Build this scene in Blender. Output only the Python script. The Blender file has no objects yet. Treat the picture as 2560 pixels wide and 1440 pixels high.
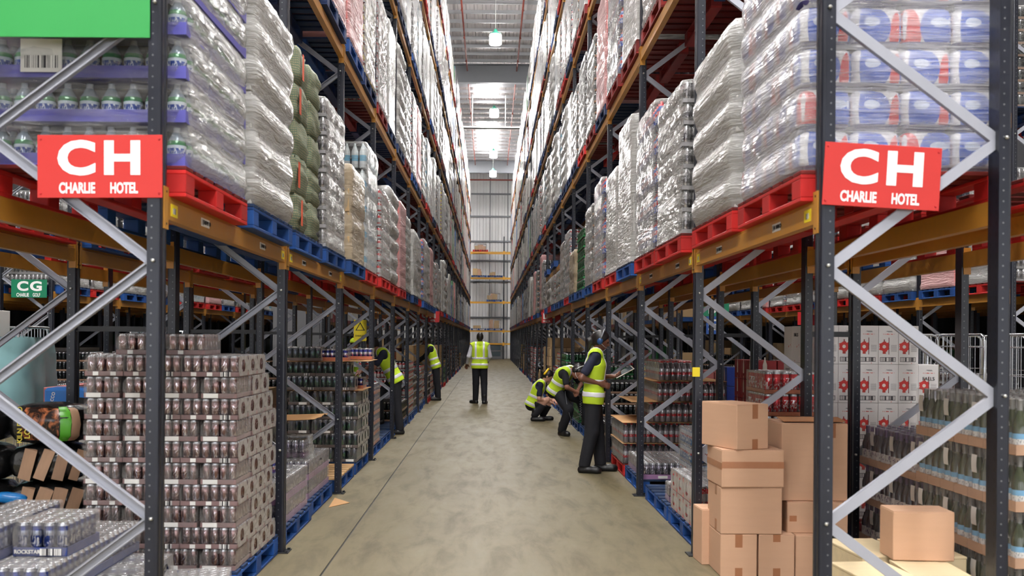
import bpy, math, random
import numpy as np
from mathutils import Vector, Matrix

# ------------------------------------------------------------------ camera
sc = bpy.context.scene
COL = sc.collection
FPX, VPX, VPY, CAMZ, ROLL = 2460.0, 1225.0, 846.0, 1.62, 0.0075
cam_d = bpy.data.cameras.new('camera')
cam = bpy.data.objects.new('camera', cam_d); COL.objects.link(cam)
cam_d.sensor_width = 36.0; cam_d.lens = 36.0 * FPX / 2560.0
cam_d.shift_x = (1280 - VPX) / 2560.0; cam_d.shift_y = (VPY - 720) / 2560.0
cam.location = (0, 0, CAMZ); cam.rotation_euler = (math.pi / 2, -ROLL, 0)
cam_d.clip_start = 0.05; cam_d.clip_end = 400
cam_d.dof.use_dof = True; cam_d.dof.focus_distance = 13.0; cam_d.dof.aperture_fstop = 3.2
sc.camera = cam

# ------------------------------------------------------------------ world, exposure
w = bpy.data.worlds.new('hall_light'); sc.world = w; w.use_nodes = True
bg = w.node_tree.nodes['Background']
bg.inputs[0].default_value = (0.93, 0.96, 1.0, 1); bg.inputs[1].default_value = 4.3
sc.view_settings.view_transform = 'Standard'; sc.view_settings.look = 'None'
sc.view_settings.gamma = 1.0; sc.view_settings.use_curve_mapping = False
sc.view_settings.exposure = 0.12
# unseen dock doors added for daylight and streak highlights (the lamps are their portals)
ADDED_DOORS = [(-14.5, 4.2), (-7.6, 4.2), (-1.2, 4.2), (5.6, 4.2), (12.6, 4.2)]; DOORW, DOORY = 3.6, -12.0
for dx_, dh_ in ADDED_DOORS:
    pd_ = bpy.data.lights.new('dock_door_portal', 'AREA'); pd_.shape = 'RECTANGLE'; pd_.size = DOORW; pd_.size_y = dh_; pd_.cycles.is_portal = True
    po_ = bpy.data.objects.new('dock_door_portal', pd_); COL.objects.link(po_); po_.location = (dx_, DOORY - .1, dh_ / 2); po_.rotation_euler = (math.pi / 2, 0, 0)
SKYLIGHT, LAMP = 42.0, 150.0
sc.cycles.max_bounces = 5; sc.cycles.diffuse_bounces = 3; sc.cycles.glossy_bounces = 2
sc.cycles.use_adaptive_sampling = True; sc.cycles.adaptive_threshold = 0.1; sc.cycles.adaptive_min_samples = 20
sc.cycles.transparent_max_bounces = 10; sc.cycles.transmission_bounces = 4
sc.cycles.sample_clamp_indirect = 6.0
sc.cycles.caustics_reflective = False; sc.cycles.caustics_refractive = False

RN = random.Random(11)
PI = math.pi
ORD = ['first','second','third','fourth','fifth','sixth','seventh','eighth','ninth','tenth','eleventh','twelfth',
       'thirteenth','fourteenth','fifteenth','sixteenth','seventeenth','eighteenth','nineteenth','twentieth',
       'twenty-first','twenty-second','twenty-third','twenty-fourth','twenty-fifth','twenty-sixth','twenty-seventh','twenty-eighth','twenty-ninth','thirtieth']
ORD += ['thirty-' + q for q in ORD[:9]] + ['fortieth'] + ['forty-' + q for q in ORD[:9]]

# ------------------------------------------------------------------ node helpers and materials
def new_mat(name):
    m = bpy.data.materials.new(name); m.use_nodes = True
    nt = m.node_tree; nt.nodes.clear()
    out = nt.nodes.new('ShaderNodeOutputMaterial')
    return m, nt, out
def nd(nt, typ, **kw):
    n = nt.nodes.new(typ)
    for k, v in kw.items():
        if k.startswith('i_'): n.inputs[k[2:].replace('_', ' ')].default_value = v
        else: setattr(n, k, v)
    return n
def lk(nt, a, b): nt.links.new(a, b)
def mathn(nt, op, a, b=None, c=None, clamp=False):
    n = nt.nodes.new('ShaderNodeMath'); n.operation = op; n.use_clamp = clamp
    for i, v in enumerate((a, b, c)):
        if v is None: continue
        if isinstance(v, (int, float)): n.inputs[i].default_value = v
        else: nt.links.new(v, n.inputs[i])
    return n.outputs[0]
def mixc(nt, fac, a, b, blend='MIX'):
    n = nt.nodes.new('ShaderNodeMix'); n.data_type = 'RGBA'; n.blend_type = blend
    for s, v in ((n.inputs[0], fac), (n.inputs[6], a), (n.inputs[7], b)):
        if isinstance(v, (int, float)): s.default_value = v
        elif isinstance(v, tuple): s.default_value = (v[0], v[1], v[2], 1)
        else: nt.links.new(v, s)
    return n.outputs[2]
def objcoord(nt):
    t = nt.nodes.new('ShaderNodeTexCoord'); s = nt.nodes.new('ShaderNodeSeparateXYZ')
    nt.links.new(t.outputs['Object'], s.inputs[0]); return t.outputs['Object'], s.outputs[0], s.outputs[1], s.outputs[2]
def noise(nt, vec, scale, detail=3, rough=.55, dist=0):
    n = nt.nodes.new('ShaderNodeTexNoise'); n.inputs['Scale'].default_value = scale
    n.inputs['Detail'].default_value = detail; n.inputs['Roughness'].default_value = rough; n.inputs['Distortion'].default_value = dist
    if vec is not None: nt.links.new(vec, n.inputs['Vector'])
    return n.outputs['Fac']
def scaled(nt, vec, s, rot=(0, 0, 0)):
    n = nt.nodes.new('ShaderNodeMapping'); n.inputs['Scale'].default_value = s; n.inputs['Rotation'].default_value = rot
    nt.links.new(vec, n.inputs['Vector']); return n.outputs[0]
def ramp(nt, fac, lo, hi):
    n = nt.nodes.new('ShaderNodeMapRange'); n.inputs[1].default_value = lo; n.inputs[2].default_value = hi; n.clamp = True
    nt.links.new(fac, n.inputs[0]); return n.outputs[0]
def principled(nt, out, col, rough=.5, metal=0, spec=.5, normal=None):
    p = nt.nodes.new('ShaderNodeBsdfPrincipled')
    if isinstance(col, tuple): p.inputs['Base Color'].default_value = (*col[:3], 1)
    else: nt.links.new(col, p.inputs['Base Color'])
    if isinstance(rough, (int, float)): p.inputs['Roughness'].default_value = rough
    else: nt.links.new(rough, p.inputs['Roughness'])
    p.inputs['Metallic'].default_value = metal; p.inputs['Specular IOR Level'].default_value = spec
    if normal is not None: nt.links.new(normal, p.inputs['Normal'])
    if out is not None: nt.links.new(p.outputs[0], out.inputs[0])
    return p
def bump(nt, h, strength=.3, dist=.01):
    b = nt.nodes.new('ShaderNodeBump'); b.inputs['Strength'].default_value = strength; b.inputs['Distance'].default_value = dist
    nt.links.new(h, b.inputs['Height']); return b.outputs[0]
def srgb(r, g, b):
    f = lambda c: (c / 255) / 12.92 if c <= 10 else (((c / 255) + .055) / 1.055) ** 2.4
    return (f(r), f(g), f(b))
M = {}
def pm(name, col, rough=.5, metal=0, var=.12, scale=9, bmp=0, spec=.5, stretch=(1, 1, 1), rnd=.1):
    """plain procedural material: noise-varied colour and roughness, a little difference from object to object"""
    m, nt, out = new_mat(name)
    v = objcoord(nt)[0]
    v = scaled(nt, v, stretch)
    n = noise(nt, v, scale)
    a = tuple(max(0, c * (1 - var)) for c in col); b = tuple(min(1, c * (1 + var)) for c in col)
    c = mixc(nt, n, a, b)
    if rnd:
        oi = nt.nodes.new('ShaderNodeObjectInfo')
        k = mathn(nt, 'MULTIPLY_ADD', oi.outputs['Random'], rnd * 2, 1 - rnd)
        hs = nt.nodes.new('ShaderNodeHueSaturation'); lk(nt, c, hs.inputs['Color']); lk(nt, k, hs.inputs['Value']); c = hs.outputs[0]
    r = mathn(nt, 'MULTIPLY_ADD', n, .2, rough - .1, clamp=True)
    principled(nt, out, c, r, metal, spec, bump(nt, n, bmp, .01) if bmp else None)
    M[name] = m; return m
def film(name, tint, o0, o1, rough=.18, streak=(3, 3, 14), rot=(0, .5, .5), amt=.25, bstr=.5, scale=3.0):
    """plastic film: clear when looked at squarely, whiter at grazing angles, streaked by folds"""
    m, nt, out = new_mat(name)
    v = objcoord(nt)[0]
    n = noise(nt, scaled(nt, v, streak, rot), scale, 4, .6, .6)
    lw = nt.nodes.new('ShaderNodeLayerWeight'); lw.inputs[0].default_value = .5
    f = mathn(nt, 'MULTIPLY_ADD', lw.outputs['Facing'], o1 - o0, o0)
    f = mathn(nt, 'ADD', f, mathn(nt, 'MULTIPLY_ADD', n, 2 * amt, -amt), clamp=True)
    p = principled(nt, None, tint, rough, 0, .8, bump(nt, n, bstr, .03))
    t = nt.nodes.new('ShaderNodeBsdfTransparent')
    mx = nt.nodes.new('ShaderNodeMixShader'); lk(nt, f, mx.inputs[0]); lk(nt, t.outputs[0], mx.inputs[1]); lk(nt, p.outputs[0], mx.inputs[2])
    lk(nt, mx.outputs[0], out.inputs[0]); M[name] = m; return m
def emis(name, col, strength):
    m, nt, out = new_mat(name)
    e = nt.nodes.new('ShaderNodeEmission'); e.inputs[1].default_value = strength
    n = noise(nt, objcoord(nt)[0], 1.5); lk(nt, mixc(nt, n, tuple(c * .95 for c in col), col), e.inputs[0])
    lk(nt, e.outputs[0], out.inputs[0]); M[name] = m; return m
def rings(name, bands, rough=.3, metal=.6, script=None, axis=2, spec=.5):
    """printed can or bottle: colour bands by height along the object, optional pale lettering-like marks (lo, hi, colour)"""
    m, nt, out = new_mat(name)
    v, x, y, z = objcoord(nt)
    ax = (x, y, z)[axis]
    c = None
    for lo, colr in bands:
        if c is None: c = colr; continue
        c = mixc(nt, mathn(nt, 'GREATER_THAN', ax, lo), c, colr)
    if script:
        lo, hi, colr = script
        n = noise(nt, scaled(nt, v, (60, 60, 22)), 1.0, 2, .6, 1.5)
        k = mathn(nt, 'GREATER_THAN', n, .56)
        k = mathn(nt, 'MULTIPLY', k, mathn(nt, 'GREATER_THAN', ax, lo)); k = mathn(nt, 'MULTIPLY', k, mathn(nt, 'LESS_THAN', ax, hi))
        c = mixc(nt, k, c, colr)
    if isinstance(c, tuple): c = mixc(nt, noise(nt, v, 30), tuple(q * .9 for q in c), c)
    principled(nt, out, c, rough, metal, spec); M[name] = m; return m

# steel, floor, building
def post_mat():
    m, nt, out = new_mat('navy_post')
    v, x, y, z = objcoord(nt)
    n = noise(nt, scaled(nt, v, (6, 6, 1.2)), 3)
    base = mixc(nt, n, srgb(18, 20, 27), srgb(34, 37, 50))
    fr = mathn(nt, 'ABSOLUTE', mathn(nt, 'SUBTRACT', mathn(nt, 'FRACT', mathn(nt, 'MULTIPLY', z, 20)), .5))
    zd = mathn(nt, 'MULTIPLY', fr, .05)
    dx = mathn(nt, 'ABSOLUTE', mathn(nt, 'ADD', x, .010))
    geo = nt.nodes.new('ShaderNodeNewGeometry'); s = nt.nodes.new('ShaderNodeSeparateXYZ'); lk(nt, geo.outputs['Normal'], s.inputs[0])
    ny = mathn(nt, 'GREATER_THAN', mathn(nt, 'ABSOLUTE', s.outputs[1]), .7)
    hole = mathn(nt, 'LESS_THAN', mathn(nt, 'ADD', mathn(nt, 'MULTIPLY', zd, zd), mathn(nt, 'MULTIPLY', dx, dx)), .0045 ** 2)
    c = mixc(nt, mathn(nt, 'MULTIPLY', hole, ny), base, srgb(96, 97, 100))  # side holes painted pale for the light showing through
    dy = mathn(nt, 'ABSOLUTE', mathn(nt, 'ADD', mathn(nt, 'ABSOLUTE', y), -.026))
    slot = mathn(nt, 'MULTIPLY', mathn(nt, 'LESS_THAN', zd, .011), mathn(nt, 'LESS_THAN', dy, .006))
    nx = mathn(nt, 'GREATER_THAN', mathn(nt, 'ABSOLUTE', s.outputs[0]), .7)
    c = mixc(nt, mathn(nt, 'MULTIPLY', slot, nx), c, (.004, .004, .005))
    principled(nt, out, c, mathn(nt, 'MULTIPLY_ADD', n, .2, .22), 0, .5); M['navy_post'] = m
post_mat()
pm('brace_steel', srgb(168, 170, 180), .42, .35, .12, 6, 0, .5, (1, 1, 1), .06)
pm('beam_orange', srgb(186, 130, 50), .38, 0, .14, 5, .05, .5, (1, 3, 3), .06)
pm('beam_yellow', srgb(225, 165, 50), .4, 0, .1, 5)
pm('bolt_steel', srgb(190, 190, 185), .3, .8)
pm('spacer_black', srgb(18, 18, 21), .4)
pm('label_white', srgb(232, 230, 226), .5, 0, .04)
pm('label_yellow', srgb(238, 214, 40), .5, 0, .05)
pm('ink_black', srgb(22, 22, 24), .6)
pm('sign_red', srgb(186, 42, 37), .45, 0, .03, 4)
pm('sign_green_light', srgb(46, 156, 75), .5, 0, .04, 2)
pm('sign_green', srgb(12, 128, 92), .45, 0, .04)
pm('sign_blue', srgb(40, 90, 170), .45)
pm('sign_dark_red', srgb(190, 28, 34), .45)
pm('sign_white', srgb(246, 244, 244), .45, 0, .02)
pm('pallet_blue', srgb(24, 70, 136), .55, 0, .3, 7, .2, .4, (1, 1, 1), .35)
pm('pallet_red', srgb(186, 30, 28), .55, 0, .25, 7, .2, .4, (1, 1, 1), .25)
pm('pallet_navy', srgb(20, 42, 84), .55, 0, .3, 7, .2, .4, (1, 1, 1), .3)  # darker copy of the blue, with the upper shelves' shade put in
pm('pallet_maroon', srgb(128, 30, 28), .55, 0, .25, 7, .2, .4, (1, 1, 1), .3)  # the red darkened the same way for shade high up
pm('deck_blue', srgb(26, 46, 78), .6, 0, .3, 7, .2, .3, (1, 1, 1), .3)  # deck colours carry the shade seen on boards from beneath
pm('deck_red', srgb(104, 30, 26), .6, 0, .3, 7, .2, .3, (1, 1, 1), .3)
pm('pallet_wood', srgb(196, 158, 112), .7, 0, .2, 6, .2, .3)
pm('card', srgb(205, 165, 136), .7, 0, .06, 3, .03, .25, (1, 1, 8), .04)
pm('card_dark', srgb(172, 122, 84), .75, 0, .08, 5, .05, .25)
pm('tape', srgb(170, 116, 84), .22, 0, .08, 14, .2)
pm('sheet_card', srgb(190, 146, 100), .75, 0, .1, 5, .05, .25)
pm('wood_pale', srgb(232, 212, 172), .6, 0, .12, 3, .05, .3, (1, 9, 9))

def floor_mat():
    m, nt, out = new_mat('concrete')
    v = objcoord(nt)[0]
    n1 = noise(nt, v, .5, 5, .6); n2 = noise(nt, scaled(nt, v, (3, .7, 1)), 1.6, 5, .65, .4); n3 = noise(nt, v, 9, 2)
    c = mixc(nt, n1, srgb(101, 91, 68), srgb(127, 116, 89))
    c = mixc(nt, mathn(nt, 'MULTIPLY', ramp(nt, n2, .48, .7), .6), c, srgb(74, 66, 50))
    c = mixc(nt, mathn(nt, 'MULTIPLY', ramp(nt, noise(nt, scaled(nt, v, (1.2, .5, 1)), 1.1, 4, .6), .5, .75), .45), c, srgb(138, 128, 105))
    c = mixc(nt, mathn(nt, 'MULTIPLY', n3, .25), c, srgb(84, 77, 60))
    r = mathn(nt, 'MULTIPLY_ADD', n2, .3, .33)
    principled(nt, out, c, r, 0, .2); M['concrete'] = m
floor_mat()
def ribbed(name, a, b, axis, pitch, rough=.5):
    m, nt, out = new_mat(name)
    v, x, y, z = objcoord(nt)
    f = mathn(nt, 'FRACT', mathn(nt, 'MULTIPLY', (x, y, z)[axis], 1 / pitch))
    h = ramp(nt, mathn(nt, 'ABSOLUTE', mathn(nt, 'SUBTRACT', f, .5)), .22, .34)
    c = mixc(nt, noise(nt, v, .6), a, b)
    principled(nt, out, c, rough, 0, .4, bump(nt, h, 1.0, .05)); M[name] = m
ribbed('roof_deck', srgb(214, 208, 208), srgb(228, 222, 222), 0, .33)
ribbed('wall_cladding', srgb(226, 226, 228), srgb(238, 238, 238), 0, .5)
pm('steel_grey', srgb(120, 122, 128), .5, .1, .08, 2)
pm('steel_light', srgb(190, 192, 196), .4, .5, .06, 2)
pm('pipe_red', srgb(120, 52, 42), .5, 0, .1, 4)
pm('cabinet_grey', srgb(120, 120, 124), .6, 0, .05, 2)
emis('skylight_glow', (1.0, .985, .97), SKYLIGHT)
emis('lamp_glow', (1.0, .97, .93), LAMP)
pm('lamp_green', srgb(60, 170, 140), .4)
pm('lamp_white', srgb(226, 226, 224), .4)

# ------------------------------------------------------------------ mesh helpers
class MB:
    def __init__(s): s.v = []; s.f = []; s.m = []; s.s = []
    def add(s, vs, fs, mat=0, smooth=False):
        o = len(s.v); s.v += [tuple(p) for p in vs]
        for q in fs: s.f.append(tuple(i + o for i in q)); s.m.append(mat); s.s.append(smooth)
        return o
    def box(s, x0, y0, z0, x1, y1, z1, mat=0):
        s.add([(x0,y0,z0),(x1,y0,z0),(x1,y1,z0),(x0,y1,z0),(x0,y0,z1),(x1,y0,z1),(x1,y1,z1),(x0,y1,z1)],
              [(0,3,2,1),(4,5,6,7),(0,1,5,4),(1,2,6,5),(2,3,7,6),(3,0,4,7)], mat); return s
    def cbox(s, c, size, mat=0):
        x, y, z = c; a, b, d = (q / 2 for q in size); return s.box(x-a, y-b, z-d, x+a, y+b, z+d, mat)
    def bbox(s, x0, y0, z0, x1, y1, z1, b=.004, mat=0):
        """box with bevelled edges"""
        vs = []; 
        for sx in (0, 1):
            for sy in (0, 1):
                for sz in (0, 1):
                    X = (x0, x1)[sx]; Y = (y0, y1)[sy]; Z = (z0, z1)[sz]
                    ix = X + (b if sx == 0 else -b); iy = Y + (b if sy == 0 else -b); iz = Z + (b if sz == 0 else -b)
                    vs += [(X, iy, iz), (ix, Y, iz), (ix, iy, Z)]
        I = lambda sx, sy, sz, k: (sx * 4 + sy * 2 + sz) * 3 + k
        fs = [(I(0,0,0,0),I(0,0,1,0),I(0,1,1,0),I(0,1,0,0)),(I(1,0,0,0),I(1,1,0,0),I(1,1,1,0),I(1,0,1,0)),
              (I(0,0,0,1),I(1,0,0,1),I(1,0,1,1),I(0,0,1,1)),(I(0,1,0,1),I(0,1,1,1),I(1,1,1,1),I(1,1,0,1)),
              (I(0,0,0,2),I(0,1,0,2),I(1,1,0,2),I(1,0,0,2)),(I(0,0,1,2),I(1,0,1,2),I(1,1,1,2),I(0,1,1,2))]
        for sy in (0, 1):
            for sz in (0, 1):
                q = [I(0,sy,sz,1),I(0,sy,sz,2),I(1,sy,sz,2),I(1,sy,sz,1)]; fs.append(tuple(q if sy != sz else q[::-1]))
        for sx in (0, 1):
            for sz in (0, 1):
                q = [I(sx,0,sz,0),I(sx,1,sz,0),I(sx,1,sz,2),I(sx,0,sz,2)]; fs.append(tuple(q if sx == sz else q[::-1]))
        for sx in (0, 1):
            for sy in (0, 1):
                q = [I(sx,sy,0,0),I(sx,sy,0,1),I(sx,sy,1,1),I(sx,sy,1,0)]; fs.append(tuple(q if sx == sy else q[::-1]))
        for sx in (0, 1):
            for sy in (0, 1):
                for sz in (0, 1):
                    q = [I(sx,sy,sz,0),I(sx,sy,sz,1),I(sx,sy,sz,2)]; fs.append(tuple(q if (sx+sy+sz) % 2 else q[::-1]))
        s.add(vs, fs, mat); return s
    def lathe(s, cx, cy, prof, n=12, mats=0, cap=True, smooth=True):
        """prof: list of (r, z) upward; mats: one index or one for each segment"""
        vs = [(cx + r * math.cos(2*PI*k/n), cy + r * math.sin(2*PI*k/n), z) for r, z in prof for k in range(n)]
        o = s.add(vs, [], 0)
        for j in range(len(prof) - 1):
            mt = mats if isinstance(mats, int) else mats[j]
            for k in range(n):
                a, b = j * n + k, j * n + (k + 1) % n
                s.f.append((o + a, o + b, o + b + n, o + a + n)); s.m.append(mt); s.s.append(smooth)
        if cap:
            mt0 = mats if isinstance(mats, int) else mats[0]; mt1 = mats if isinstance(mats, int) else mats[-1]
            s.f.append(tuple(o + k for k in range(n))[::-1]); s.m.append(mt0); s.s.append(False)
            L = (len(prof) - 1) * n
            s.f.append(tuple(o + L + k for k in range(n))); s.m.append(mt1); s.s.append(False)
        return s
    def prism(s, poly, z0, z1, mat=0, smooth=False):
        n = len(poly)
        s.add([(x, y, z0) for x, y in poly] + [(x, y, z1) for x, y in poly],
              [tuple(range(n))[::-1], tuple(range(n, 2*n))] + [(k, (k+1) % n, (k+1) % n + n, k + n) for k in range(n)], mat, smooth); return s
    def tube(s, pts, r, n=8, mat=0, smooth=True, cap=True):
        pts = [Vector(p) for p in pts]; rs = r if isinstance(r, (list, tuple)) else [r] * len(pts)
        ref = Vector((0, 0, 1)); vs = []
        for i, p in enumerate(pts):
            d = (pts[min(i+1, len(pts)-1)] - pts[max(i-1, 0)]).normalized()
            u = d.cross(ref); u = u.normalized() if u.length > .05 else d.cross(Vector((1, 0, 0))).normalized(); w_ = u.cross(d)
            vs += [p + (u * math.cos(2*PI*k/n) + w_ * math.sin(2*PI*k/n)) * rs[i] for k in range(n)]
        fs = [(i*n + k, i*n + (k+1) % n, (i+1)*n + (k+1) % n, (i+1)*n + k) for i in range(len(pts)-1) for k in range(n)]
        fs = [q[::-1] for q in fs]
        if cap: fs += [tuple(range(n)), tuple(range((len(pts)-1)*n, len(pts)*n))[::-1]]
        s.add(vs, fs, mat, smooth); return s
    def grid(s, fn, nu, nv, mat=0, smooth=True, wrap=False):
        vs = [fn(i / nu, j / nv) for j in range(nv + 1) for i in range(nu + (0 if wrap else 1))]
        wd = nu if wrap else nu + 1
        fs = [(j*wd + i, j*wd + (i+1) % wd, (j+1)*wd + (i+1) % wd, (j+1)*wd + i) for j in range(nv) for i in range(nu)]
        s.add(vs, fs, mat, smooth); return s
    def xf(s, mtx, start=0):
        s.v[start:] = [tuple(mtx @ Vector(p)) for p in s.v[start:]]; return s
    def mesh(s, name, mats):
        me = bpy.data.meshes.new(name); me.from_pydata(s.v, [], s.f)
        for q in mats: me.materials.append(M[q] if isinstance(q, str) else q)
        me.polygons.foreach_set('material_index', s.m); me.polygons.foreach_set('use_smooth', s.s)
        me.update(); return me

def ob(name, mesh, parent=None, loc=(0, 0, 0), rot=None, scale=None, kind=None, label=None):
    o = bpy.data.objects.new(name, mesh); COL.objects.link(o); o.location = loc
    if rot is not None: o.rotation_euler = rot if isinstance(rot, (tuple, list)) else (0, 0, rot)
    if scale is not None: o.scale = scale if isinstance(scale, (tuple, list)) else (scale,) * 3
    if parent is not None: o.parent = parent
    if kind: o['kind'] = kind
    if label: o['label'] = label
    return o
def tag(o, label, cat, group=None):
    o['label'] = label; o['category'] = cat
    if group: o['group'] = group
    return o
def thing(name, label, cat, loc=(0, 0, 0), rz=0, group=None):
    o = bpy.data.objects.new(name, None); COL.objects.link(o); o.location = loc; o.rotation_euler = (0, 0, rz); o.empty_display_size = .1
    return tag(o, label, cat, group)
def struct(name, mesh, loc=(0, 0, 0), rot=None, parent=None):
    o = ob(name, mesh, parent, loc, rot)
    if parent is None: o['kind'] = 'structure'
    return o
def one_box(name, x0, y0, z0, x1, y1, z1, mat): return MB().box(x0, y0, z0, x1, y1, z1).mesh(name, [mat])
def at(px, py, Y):
    """point of the place seen at photograph pixel (px, py), Y metres down the aisle"""
    dx, dy = px - VPX, py - VPY
    x, y = dx + dy * ROLL, dy - dx * ROLL
    return Vector((x * Y / FPX, Y, CAMZ - y * Y / FPX))
_txt = {}
def text_mesh(body, size, mat, weight=0.0, sx=1.0, align='CENTER', depth=.0015):
    key = (body, size, mat, weight, sx, align)
    if key in _txt: return _txt[key]
    cu = bpy.data.curves.new('lettering', 'FONT'); cu.body = body; cu.size = size; cu.align_x = align; cu.align_y = 'CENTER'
    cu.offset = weight * size; cu.extrude = depth; cu.resolution_u = 4
    o = bpy.data.objects.new('lettering_tmp', cu); COL.objects.link(o)
    dg = bpy.context.evaluated_depsgraph_get()
    me = bpy.data.meshes.new_from_object(o.evaluated_get(dg)); me.name = 'lettering'
    bpy.data.objects.remove(o); bpy.data.curves.remove(cu)
    me.transform(Matrix.Diagonal((sx, 1, 1, 1))); me.materials.clear(); me.materials.append(M[mat]); _txt[key] = me
    return me
def text_fit(body, wd, ht, mat, weight=.02):
    key = ('fit', body, wd, ht, mat, weight)
    if key not in _txt:
        me = text_mesh(body, 1.0, mat, weight, 1.0, 'CENTER', .0).copy()
        co = np.empty(len(me.vertices) * 3); me.vertices.foreach_get('co', co); co = co.reshape(-1, 3)
        lo, hi = co.min(0), co.max(0); co -= (lo + hi) / 2; co[:, 0] *= wd / (hi - lo)[0]; co[:, 1] *= ht / (hi - lo)[1]
        me.vertices.foreach_set('co', co.ravel()); me.update(); _txt[key] = me
    return _txt[key]
FACE = (PI / 2, 0, 0)      # text standing up, read from the camera's side
def bars_mat(name, a, b, pitch, axis):
    m, nt, out = new_mat(name)
    v, x, y, z = objcoord(nt)
    q = (x, y, z)[axis]
    wn = nt.nodes.new('ShaderNodeTexWhiteNoise'); wn.noise_dimensions = '1D'
    lk(nt, mathn(nt, 'FLOOR', mathn(nt, 'MULTIPLY', q, 1 / pitch)), wn.inputs['W'])
    c = mixc(nt, mathn(nt, 'GREATER_THAN', wn.outputs['Value'], .5), a, b)
    principled(nt, out, c, .5); M[name] = m
bars_mat('barcode', srgb(235, 233, 230), srgb(40, 38, 42), .0022, 0)
bars_mat('barcode_side', srgb(235, 233, 230), srgb(40, 38, 42), .0022, 1)
# ------------------------------------------------------------------ the hall: floor, roof, end wall
JX, ZEND, ROOF = -1.14, 79.0, 14.9
struct('floor', one_box('floor', JX + .007, -14, -.2, 42, ZEND, 0, 'concrete'))
struct('floor', one_box('floor', -42, -14, -.2, JX - .007, ZEND, 0, 'concrete'))
struct('trim_1', one_box('joint_filler', JX - .007, -14, -.2, JX + .007, ZEND, -.006, 'ink_black'))
struct('ceiling', one_box('ceiling', -42, -14, ROOF, 42, ZEND, ROOF + .15, 'roof_deck'))
pm('wall_dark', srgb(36, 36, 40), .7, 0, .2, .6)  # side walls added to block light; dark tone stands for shade beyond the racks
struct('wall_left', MB().box(-11.2, 9, 0, -11, ZEND, ROOF, 0).box(-18.2, -12, 0, -18, 9, ROOF, 1).box(-18, 9, 0, -11.2, 9.2, ROOF, 1).mesh('wall_left', ['wall_dark', 'wall_cladding']))
struct('wall_right', MB().box(11, 9, 0, 11.2, ZEND, ROOF, 0).box(18, -12, 0, 18.2, 9, ROOF, 1).box(11.2, 9, 0, 18, 9.2, ROOF, 1).mesh('wall_right', ['wall_dark', 'wall_cladding']))
pm('wall_front_grey', srgb(120, 120, 122), .7, 0, .1, .8)
wf = MB(); xs = -18.2  # unseen wall added, its door openings shaped for bright reflections
for dx_, dh_ in ADDED_DOORS:
    wf.box(xs, DOORY - .2, 0, dx_ - DOORW / 2, DOORY, ROOF); wf.box(dx_ - DOORW / 2, DOORY - .2, dh_, dx_ + DOORW / 2, DOORY, ROOF); xs = dx_ + DOORW / 2
wf.box(xs, DOORY - .2, 0, 18.2, DOORY, ROOF); struct('wall_front', wf.mesh('wall_front', ['wall_front_grey']))
struct('wall_back', one_box('wall_back', -42, ZEND, 0, 42, ZEND + .2, ROOF, 'wall_cladding'))
me = MB().box(-11, -.012, -.1, 11, .012, .06).box(-11, -.06, -.1, 11, .012, -.088).box(-11, -.012, .05, 11, .06, .06).mesh('purlin', ['steel_light'])
pur = None
yy = 34.0
n = 0
while yy < ZEND:
    o = ob('roof_purlin', me, None, (0, yy, ROOF - .062)); n += 1
    tag(o, 'galvanised roof purlin high above the aisle, %s from the near end' % ORD[n - 1], 'purlin', 'purlins under the roof deck'); yy += 1.16
me = MB().box(-20, -.02, -.42, 20, .02, .42).box(-20, -.16, .4, 20, .16, .45).box(-20, -.16, -.45, 20, .16, -.4).mesh('rafter', ['steel_grey'])
for k, yy in enumerate((47.0, 72.5)):
    tag(ob('roof_rafter', me, None, (0, yy, ROOF - .65)), ['deep grey steel rafter spanning the roof above the centre of the aisle',
        'far grey steel rafter near the end wall'][k], 'rafter')
for s, t in ((-1, 'left'), (1, 'right')):
    me = MB().tube([(s * 1.18, 20, ROOF - .5), (s * 1.18, 76, ROOF - .5)], .035, 8).mesh('sprinkler_pipe', ['pipe_red'])
    o = tag(ob('sprinkler_pipe', me), 'thin rust-red sprinkler pipe running along the roof, %s of the lamps' % t, 'pipe')
    hm = MB().lathe(0, 0, [(.02, -.16), (.05, -.12), (.05, -.1), (.02, -.06), (.02, 0)], 8).mesh('sprinkler_head', ['pipe_red'])
    for yy in np.arange(38, 76, 3.5): ob('sprinkler_head', hm, o, (s * 1.18, float(yy), ROOF - .5))
tag(ob('cable_tray', MB().box(-9, -.12, 0, 9, .12, .05).box(-9, -.12, 0, 9, -.1, .12).box(-9, .1, 0, 9, .12, .12).mesh('cable_tray', ['lamp_white']), None, (0, 53.5, 13.0)),
    'pale cable tray hung across the aisle below the roof', 'cable tray')
for k, (x, z) in enumerate(((-1.05, .1), (.75, .1), (2.2, .1))):
    tag(ob('hanger_rod', MB().tube([(x, 53.5, 13.0), (x, 53.5, ROOF)], .025, 6).mesh('hanger_rod', ['lamp_white'])),
        ['left', 'middle', 'right'][k] + ' rod of the three holding the cable tray', 'rod')
tag(ob('sprinkler_main', MB().tube([(-9, 75.0, 13.7), (9, 75.0, 13.7)], .06, 8).tube([(-3, 75.0, 13.7), (-3, 75.0, ROOF - .01)], .02, 6).tube([(3, 75.0, 13.7), (3, 75.0, ROOF - .01)], .02, 6).mesh('sprinkler_main', ['pipe_red'])),
    'rust-red sprinkler main crossing the hall near the end wall', 'pipe')
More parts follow.
